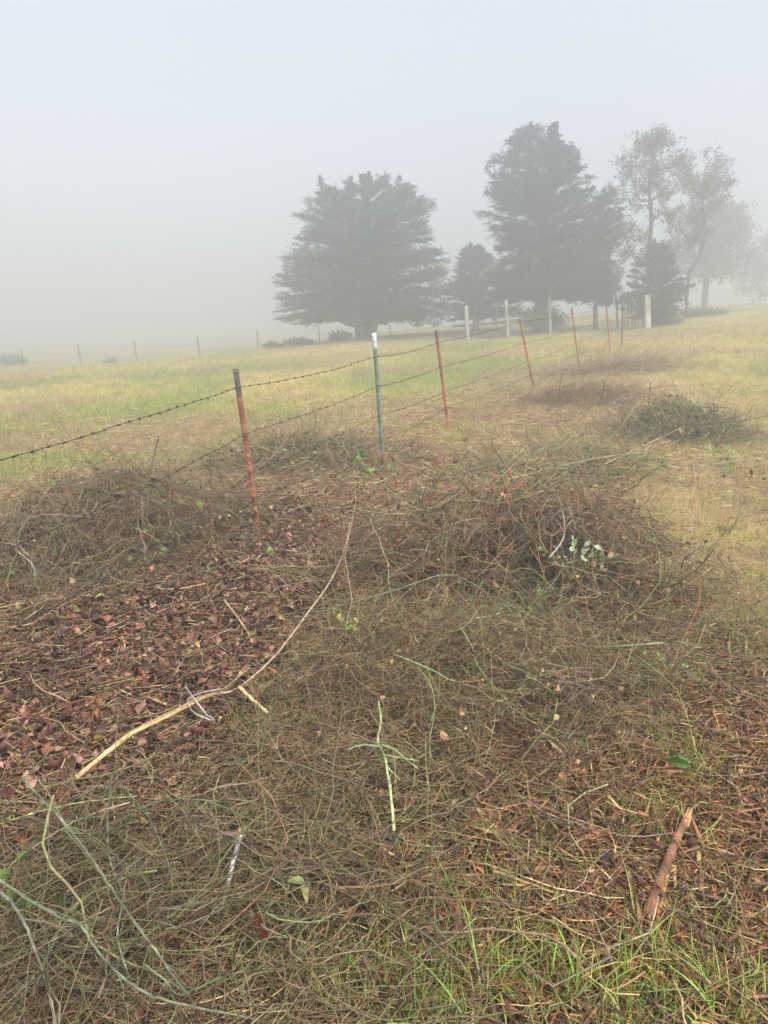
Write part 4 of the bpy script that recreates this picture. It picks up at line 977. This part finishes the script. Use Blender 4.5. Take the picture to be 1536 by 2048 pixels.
# brown broken stick, bottom right
def log_ends(root, P, rng):
    mb = MB(); d = nrm(P[-1] - P[-3]); 
    for k in range(7):
        o = rng.normal(0, .006, 3); L = rng.uniform(.03, .075); Q = np.linspace(P[-1] - d * .03 + o, P[-1] + d * L + o * 1.2, 5); tubes(mb, Q[None], np.array([[.007, .006, .005, .0035, .001]]), 5, (.48, .27, .13), rng)
    child(mb, 'splintered_end', M_wood, root); mb = MB()
    d0 = nrm(P[0] - P[2]); 
    for k in range(5):
        o = rng.normal(0, .005, 3); Q = np.linspace(P[0] + d0 * -.02 + o, P[0] + d0 * rng.uniform(.004, .014) + o, 4); tubes(mb, Q[None], np.array([[.008, .008, .006, .003]]), 5, (.5, .3, .14), rng)
    child(mb, 'splintered_end', M_wood, root)
stick('broken_stick', 'thick reddish brown stick with splintered ends on the wood chips', 'stick', [(1297, 1832, .03), (1315, 1780, .035), (1335, 1725, .04), (1352, 1680, .045), (1372, 1640, .05)], .0195, .0125, (.27, .125, .075), 0, seed=78, n=24, sides=12, m=M_wood, extra=log_ends, knots=False, wob=.0004)
sl = [('orange tan splinter pointing at the foot of the thick reddish stick', [(985, 1742, .04), (1045, 1762, .045), (1108, 1786, .035)], .0045, (.50, .31, .14)),
      ('long reddish bark strip lying level above the orange tan splinter', [(820, 1742, .03), (900, 1736, .035), (1000, 1726, .03)], .005, (.22, .10, .065)),
      ('brown wood strip slanting toward the fresh grass at lower centre', [(806, 1760, .03), (828, 1820, .035), (852, 1900, .03)], .006, (.27, .15, .09)),
      ('upright tan splinter above the orange tan splinter', [(1058, 1680, .06), (1056, 1712, .04), (1054, 1750, .02)], .003, (.48, .32, .15)),
      ('thin brown twig laid across the thick reddish stick', [(1278, 1722, .055), (1308, 1748, .085), (1336, 1778, .06)], .003, (.25, .14, .08)),
      ('dark twig running from the orange tan splinter toward lower right', [(1040, 1780, .02), (1090, 1810, .03), (1150, 1850, .02)], .005, (.09, .05, .04)),
      ('pale forked twig right of the thick reddish stick', [(1445, 1832, .02), (1470, 1780, .05), (1492, 1720, .06)], .0035, (.30, .19, .12)),
      ('long grey twig lying right of the thick reddish stick', [(1355, 1772, .03), (1440, 1800, .035), (1540, 1822, .03)], .004, (.14, .11, .09)),
      ('tan torn strip right of the torn yellow branch, near the leaf carpet top', [(448, 1200, .05), (475, 1235, .05), (500, 1272, .04)], .0085, (.46, .31, .17))]
for k, (lab, pts, r, c) in enumerate(sl):
    stick('wood_splinter', lab, 'splinter', pts, r, r * .6, c, 0, seed=90 + k, n=14, m=M_wood, sides=5, group='loose splinters and strips of wood')

cn = [('pale green cane arching from the left edge to the bottom centre', [(-40, 1735, .30), (60, 1800, .31), (120, 1835, .30), (160, 1850, .30), (190, 1895, .28), (240, 1950, .24), (290, 1985, .22), (350, 2005, .2), (420, 2020, .15), (520, 2040, .08)], .0042, (.16, .18, .105)),
      ('longest olive cane, from the leaf carpet down to bottom centre', [(48, 1560, .30), (95, 1610, .31), (140, 1660, .31), (185, 1720, .3), (235, 1795, .28), (280, 1860, .26), (325, 1920, .22), (375, 1990, .15)], .0046, (.18, .19, .11)),
      ('yellow green straight cane entering at the left edge', [(-60, 1670, .16), (60, 1628, .17), (160, 1605, .16), (275, 1592, .12)], .003, (.40, .42, .14)),
      ('grey brown cane crossing the lower left corner steeply', [(-20, 1760, .33), (40, 1830, .3), (70, 1900, .25), (100, 1990, .15), (110, 2060, .1)], .0045, (.16, .16, .11)),
      ('slim green cane beside the whitish barked stick', [(258, 1588, .2), (300, 1640, .2), (330, 1710, .18), (345, 1770, .15), (330, 1860, .1)], .0032, (.14, .17, .1)),
      ('brown cane sweeping right under the whitish barked stick', [(230, 1790, .12), (300, 1760, .14), (370, 1745, .15), (430, 1757, .16), (480, 1700, .16), (540, 1680, .14), (620, 1720, .1), (710, 1785, .06)], .0034, (.14, .11, .08)),
      ('dark green cane arching above the whitish barked stick', [(20, 1720, .1), (120, 1650, .14), (250, 1625, .16), (340, 1600, .15), (470, 1605, .1)], .0034, (.09, .13, .07)),
      ('wavy grey green cane in the middle of the briar heap', [(225, 1545, .12), (215, 1640, .18), (220, 1720, .2), (245, 1790, .2), (235, 1870, .18), (260, 1960, .12)], .0034, (.17, .19, .12)),
      ('olive cane looping beneath the longest olive cane', [(330, 1860, .16), (420, 1830, .18), (520, 1770, .16), (600, 1740, .13), (700, 1720, .1), (790, 1660, .08)], .003, (.13, .13, .08)),
      ('green cane with pale cut end at the lower edge', [(290, 1930, .2), (330, 1960, .2), (360, 1990, .18), (430, 1960, .15), (500, 1940, .1), (640, 1935, .06)], .003, (.14, .18, .09)),
      ('thin reddish cane rising from the lower left corner', [(-10, 1940, .2), (90, 1890, .24), (190, 1830, .24), (280, 1790, .2), (400, 1730, .12)], .0026, (.22, .15, .1))]
for k, (lab, pts, r, c) in enumerate(cn):
    stick('briar_cane', lab, 'cane', pts, r, r * .7, c, 7, (.06, .25), tuple(np.array(c) * .8), G, n=48, seed=110 + k, sides=8, wob=.0007)

st2 = [('thin dark upright shoot left of the nearest rusty post', [(300, 1075, .05), (294, 1000, .32), (304, 930, .55), (318, 872, .80)], .0085, .006, (.16, .15, .09), 3),
       ('pale kinked stick crossing the left twig heap', [(10, 1050, .35), (30, 1095, .28), (65, 1130, .22), (72, 1170, .1)], .005, .003, (.34, .32, .26), 3),
       ('pale forked stick in front of the left twig heap', [(207, 1120, .10), (190, 1085, .2), (178, 1050, .3)], .0045, .003, (.36, .34, .29), 4),
       ('straight pale twig leaning at the front of the left twig heap', [(138, 1170, .03), (145, 1130, .14), (162, 1090, .24)], .004, .003, (.3, .24, .17), 0),
       ('long olive cane lying on the leaf carpet toward the nearest rusty post', [(400, 1145, .04), (480, 1120, .06), (570, 1096, .06)], .0042, .003, (.15, .15, .09), 2),
       ('dark hooked shoot rising behind the largest heap', [(1050, 1015, .45), (1010, 930, .7), (990, 900, .75), (984, 876, .82)], .005, .0035, (.09, .065, .05), 2),
       ('long olive shoot slanting up right out of the largest heap', [(880, 1060, .4), (960, 970, .6), (1040, 910, .65), (1120, 880, .65)], .0045, .003, (.16, .14, .08), 5),
       ('pale bare broken stick on top of the largest heap', [(1098, 1116, .42), (1125, 1080, .48), (1128, 1040, .52), (1115, 985, .55)], .0062, .004, (.38, .32, .26), 5),
       ('brown stick with orange torn end lying over the largest heap top', [(1060, 1000, .5), (1085, 975, .52), (1115, 942, .52)], .010, .007, (.22, .12, .075), 0),
       ('long reddish cane arching right over the largest heap', [(960, 1010, .5), (1080, 1012, .55), (1200, 1030, .5), (1300, 1040, .38), (1380, 1060, .2)], .004, .003, (.24, .13, .09), 6),
       ('second reddish cane arching lower right over the largest heap', [(1020, 1000, .5), (1150, 1010, .5), (1260, 1045, .35), (1350, 1052, .25), (1410, 1052, .15)], .0035, .0025, (.2, .12, .09), 6),
       ('dark drooping weed stalk right of the largest heap', [(1365, 1190, .02), (1364, 1130, .2), (1385, 1105, .3), (1410, 1090, .34)], .0045, .003, (.10, .085, .065), 3),
       ('dark thin stalk leaning over the right side of the largest heap', [(1318, 1150, .2), (1290, 1080, .4), (1275, 1010, .55)], .004, .0025, (.1, .07, .06), 2),
       ('brown branch lying at the right foot of the largest heap', [(1235, 1110, .12), (1310, 1150, .12), (1370, 1185, .05)], .009, .005, (.15, .10, .08), 3),
       ('long pale green cane across the middle of the leafy right heap', [(1010, 960, .12), (1110, 935, .2), (1200, 915, .25), (1280, 905, .25)], .006, .004, (.34, .32, .17), 3),
       ('tan cane pointing up toward the leafy right heap', [(1210, 928, .2), (1300, 885, .3), (1370, 852, .4)], .006, .004, (.38, .3, .17), 0),
       ('dark forked shoot at the right of the leafy right heap', [(1430, 895, .15), (1450, 870, .35), (1462, 845, .55)], .006, .004, (.11, .08, .06), 3),
       ('thin reddish upright stem behind the leafy right heap', [(1294, 845, .1), (1298, 800, .4), (1301, 762, .75)], .006, .005, (.28, .13, .09), 0),
       ('hooked dark shoot standing in the bare brown heap', [(1201, 800, .1), (1208, 770, .45), (1204, 758, .6)], .011, .008, (.12, .09, .07), 0),
       ('thin weed stalk standing in front of the bare brown heap', [(1118, 800, .1), (1120, 770, .4), (1126, 748, .7)], .009, .006, (.12, .1, .06), 4),
       ('thin greenish cane laid level across the right grass', [(1400, 932, .1), (1470, 922, .15), (1545, 915, .15)], .0055, .004, (.36, .33, .17), 0),
       ('pale lichen twig with blunt end in front of the largest heap', [(950, 1237, .2), (980, 1232, .2), (1000, 1226, .2)], .0038, .003, (.4, .42, .3), 0),
       ('green stem angled at the dark front of the largest heap', [(955, 1185, .25), (940, 1205, .2), (925, 1222, .15), (968, 1160, .3)], .003, .0025, (.24, .28, .13), 0),
       ('slender green cane running down through the centre of the twig mat', [(640, 1225, .15), (790, 1180, .3), (900, 1150, .35), (1000, 1200, .3), (1100, 1250, .2)], .003, .0022, (.2, .25, .15), 8)]
for k, (lab, pts, r, r1, c, sdn) in enumerate(st2):
    if k == 22: pts = [(925, 1222, .12), (945, 1195, .2), (968, 1160, .3)]
    stick('loose_shoot' if k in (0, 5, 6) else 'loose_cane', lab, 'shoot' if 'shoot' in lab or 'stalk' in lab else ('cane' if 'cane' in lab else 'stick'), pts, r, r1, c, sdn, (.08, .28), c, G, n=26, seed=140 + k, sides=6)

def sprig(label, u, v, h, n, size, pal, spread, seed, flat=.7, stemcol=(.2, .2, .1)):
    rng = np.random.default_rng(seed); c = hit(u, v, h); g = c.copy(); g[2] = float(gh(c[0:1], c[1:2])[0])
    root = empty('leafy_sprig', tuple(g)); tag(root, label, 'sprig', 'sprigs of leaves caught in the brush')
    tips = c + rng.normal(0, spread, (n, 3)) * [1.2, .7, .6]; base = g + (c - g) * .5; K = 6; t = np.linspace(0, 1, K)[None, :, None]
    P = base * (1 - t) + tips[:, None] * t + np.array([0, 0, 1.]) * (np.sin(t * np.pi) * .02)
    pc = pick(rng, n, pal, None, .12); sz = rng.uniform(*size, n)
    if n <= 36:
        for i in range(n):
            mb = MB(); tubes(mb, P[i:i + 1], np.array([[.0022, .002, .0018, .0015, .0013, .001]]), 5, stemcol, rng); so_ = child(mb, 'stem', M_twig, root)
            mb = MB(); leaves(mb, rng, tips[i:i + 1], sz[i:i + 1], pc[i:i + 1], flat=flat, curl=.3, aspect=.68); lo = subchild(mb, 'leaf', M_leafg, so_, root)
sprig('pale silvery green leaves standing out on the right of the largest heap', 1150, 1108, .36, 34, (.034, .055), [(.42, .5, .32), (.35, .46, .25), (.5, .56, .4)], .07, 201)
sprig('yellow green leaf cluster below the long curved cane, in the middle', 695, 1252, .14, 20, (.04, .065), [(.36, .4, .12), (.28, .34, .1), (.42, .36, .14)], .06, 202)
sprig('purplish maroon leaves on thin stems behind the largest heap', 840, 965, .35, 30, (.05, .09), [(.22, .09, .1), (.28, .12, .12), (.3, .14, .06)], .13, 203)
sprig('orange red leaves on top of the largest heap, left side', 1005, 965, .52, 20, (.05, .08), [(.42, .12, .07), (.35, .09, .07)], .09, 204)
sprig('orange brown leaf cluster in the left twig heap', 98, 1010, .30, 8, (.06, .09), [(.42, .15, .09), (.3, .09, .08)], .05, 205)
sprig('broad round green leaves at the lower left edge', 15, 1745, .22, 5, (.05, .07), [(.12, .18, .07), (.17, .23, .09)], .03, 206)
sprig('dark green leaves just below the broad round leaves', 40, 1815, .16, 5, (.04, .06), [(.08, .13, .045)], .03, 207)
sprig('maroon wet leaf pair in the briar canes right of the whitish stick', 505, 1845, .12, 3, (.035, .05), [(.10, .035, .028)], .02, 208)
sprig('single pale yellow green crumpled leaf at the lower centre', 612, 1762, .12, 2, (.05, .06), [(.33, .36, .17)], .004, 209, flat=.3)
sprig('light green weed leaves among litter on the right', 1330, 1332, .05, 16, (.03, .05), [(.25, .42, .16)], .05, 210)
sprig('bright green leaflets in the shade of the twig mat', 1072, 1366, .06, 12, (.02, .035), [(.3, .5, .12)], .03, 211)
sprig('dark green leaves inside the front of the largest heap', 1080, 1200, .16, 24, (.04, .06), [(.1, .18, .05), (.14, .22, .08)], .12, 212)
sprig('green leaf growing by the grass tuft on the right', 1335, 1512, .06, 3, (.06, .08), [(.13, .25, .08)], .02, 213)
sprig('small round pale leaf on the right of the twig mat', 1142, 1488, .10, 2, (.045, .055), [(.24, .3, .16)], .01, 214)
sprig('green leaves of the low sprout between the rusty and green posts', 735, 935, .15, 20, (.06, .09), [(.16, .26, .07), (.22, .32, .1)], .14, 215)
sprig('green and yellow leaves on the right end of the leafy right heap', 1455, 905, .16, 26, (.045, .075), [(.2, .28, .08), (.36, .38, .22), (.28, .32, .1)], .18, 216)
sprig('silvery leaves left of the leafy right heap', 1258, 820, .35, 30, (.05, .075), [(.3, .34, .2), (.2, .24, .11)], .16, 217)
sprig('pink rust leaf lying near the torn yellow split branch', 288, 1525, .03, 2, (.06, .08), [(.42, .22, .15)], .006, 218, flat=.15)
sprig('red brown leaf clump behind the top of the long curved cane', 668, 1050, .16, 9, (.06, .09), [(.16, .05, .03), (.22, .08, .05)], .06, 219)

# ------------------------------------------------------------------ haze
def haze():
    x0, x1, y0, y1, z0, z1 = -330, 330, -330, 330, None, 14.6
    me0 = bpy.data.objects['ground'].data; a = np.empty(len(me0.vertices) * 3, np.float32); me0.vertices.foreach_get('co', a); a = a.reshape(-1, 3)
    z0 = float(a[:, 2].min()) - 1.0
    z1 = max(z1, float(a[:, 2].max()) + .5)
    V = [(x, y, z) for z in (z0, z1) for (x, y) in ((x0, y0), (x1, y0), (x1, y1), (x0, y1))]
    me = bpy.data.meshes.new('haze'); me.from_pydata(V, [], [(3, 2, 1, 0), (4, 5, 6, 7), (0, 1, 5, 4), (1, 2, 6, 5), (2, 3, 7, 6), (3, 0, 4, 7)])
    m = bpy.data.materials.new('fog'); m.use_nodes = True; t = m.node_tree; t.nodes.clear()
    v = t.nodes.new('ShaderNodeVolumePrincipled'); v.inputs['Color'].default_value = (.93, .95, .985, 1); v.inputs['Density'].default_value = HAZE; v.inputs['Anisotropy'].default_value = 0.6
    o = t.nodes.new('ShaderNodeOutputMaterial'); t.links.new(v.outputs[0], o.inputs['Volume']); me.materials.append(m)
    ob = bpy.data.objects.new('haze', me); scene.collection.objects.link(ob); tag(ob, kind='stuff')
    print('ground z', a[:, 2].min(), a[:, 2].max())
haze()
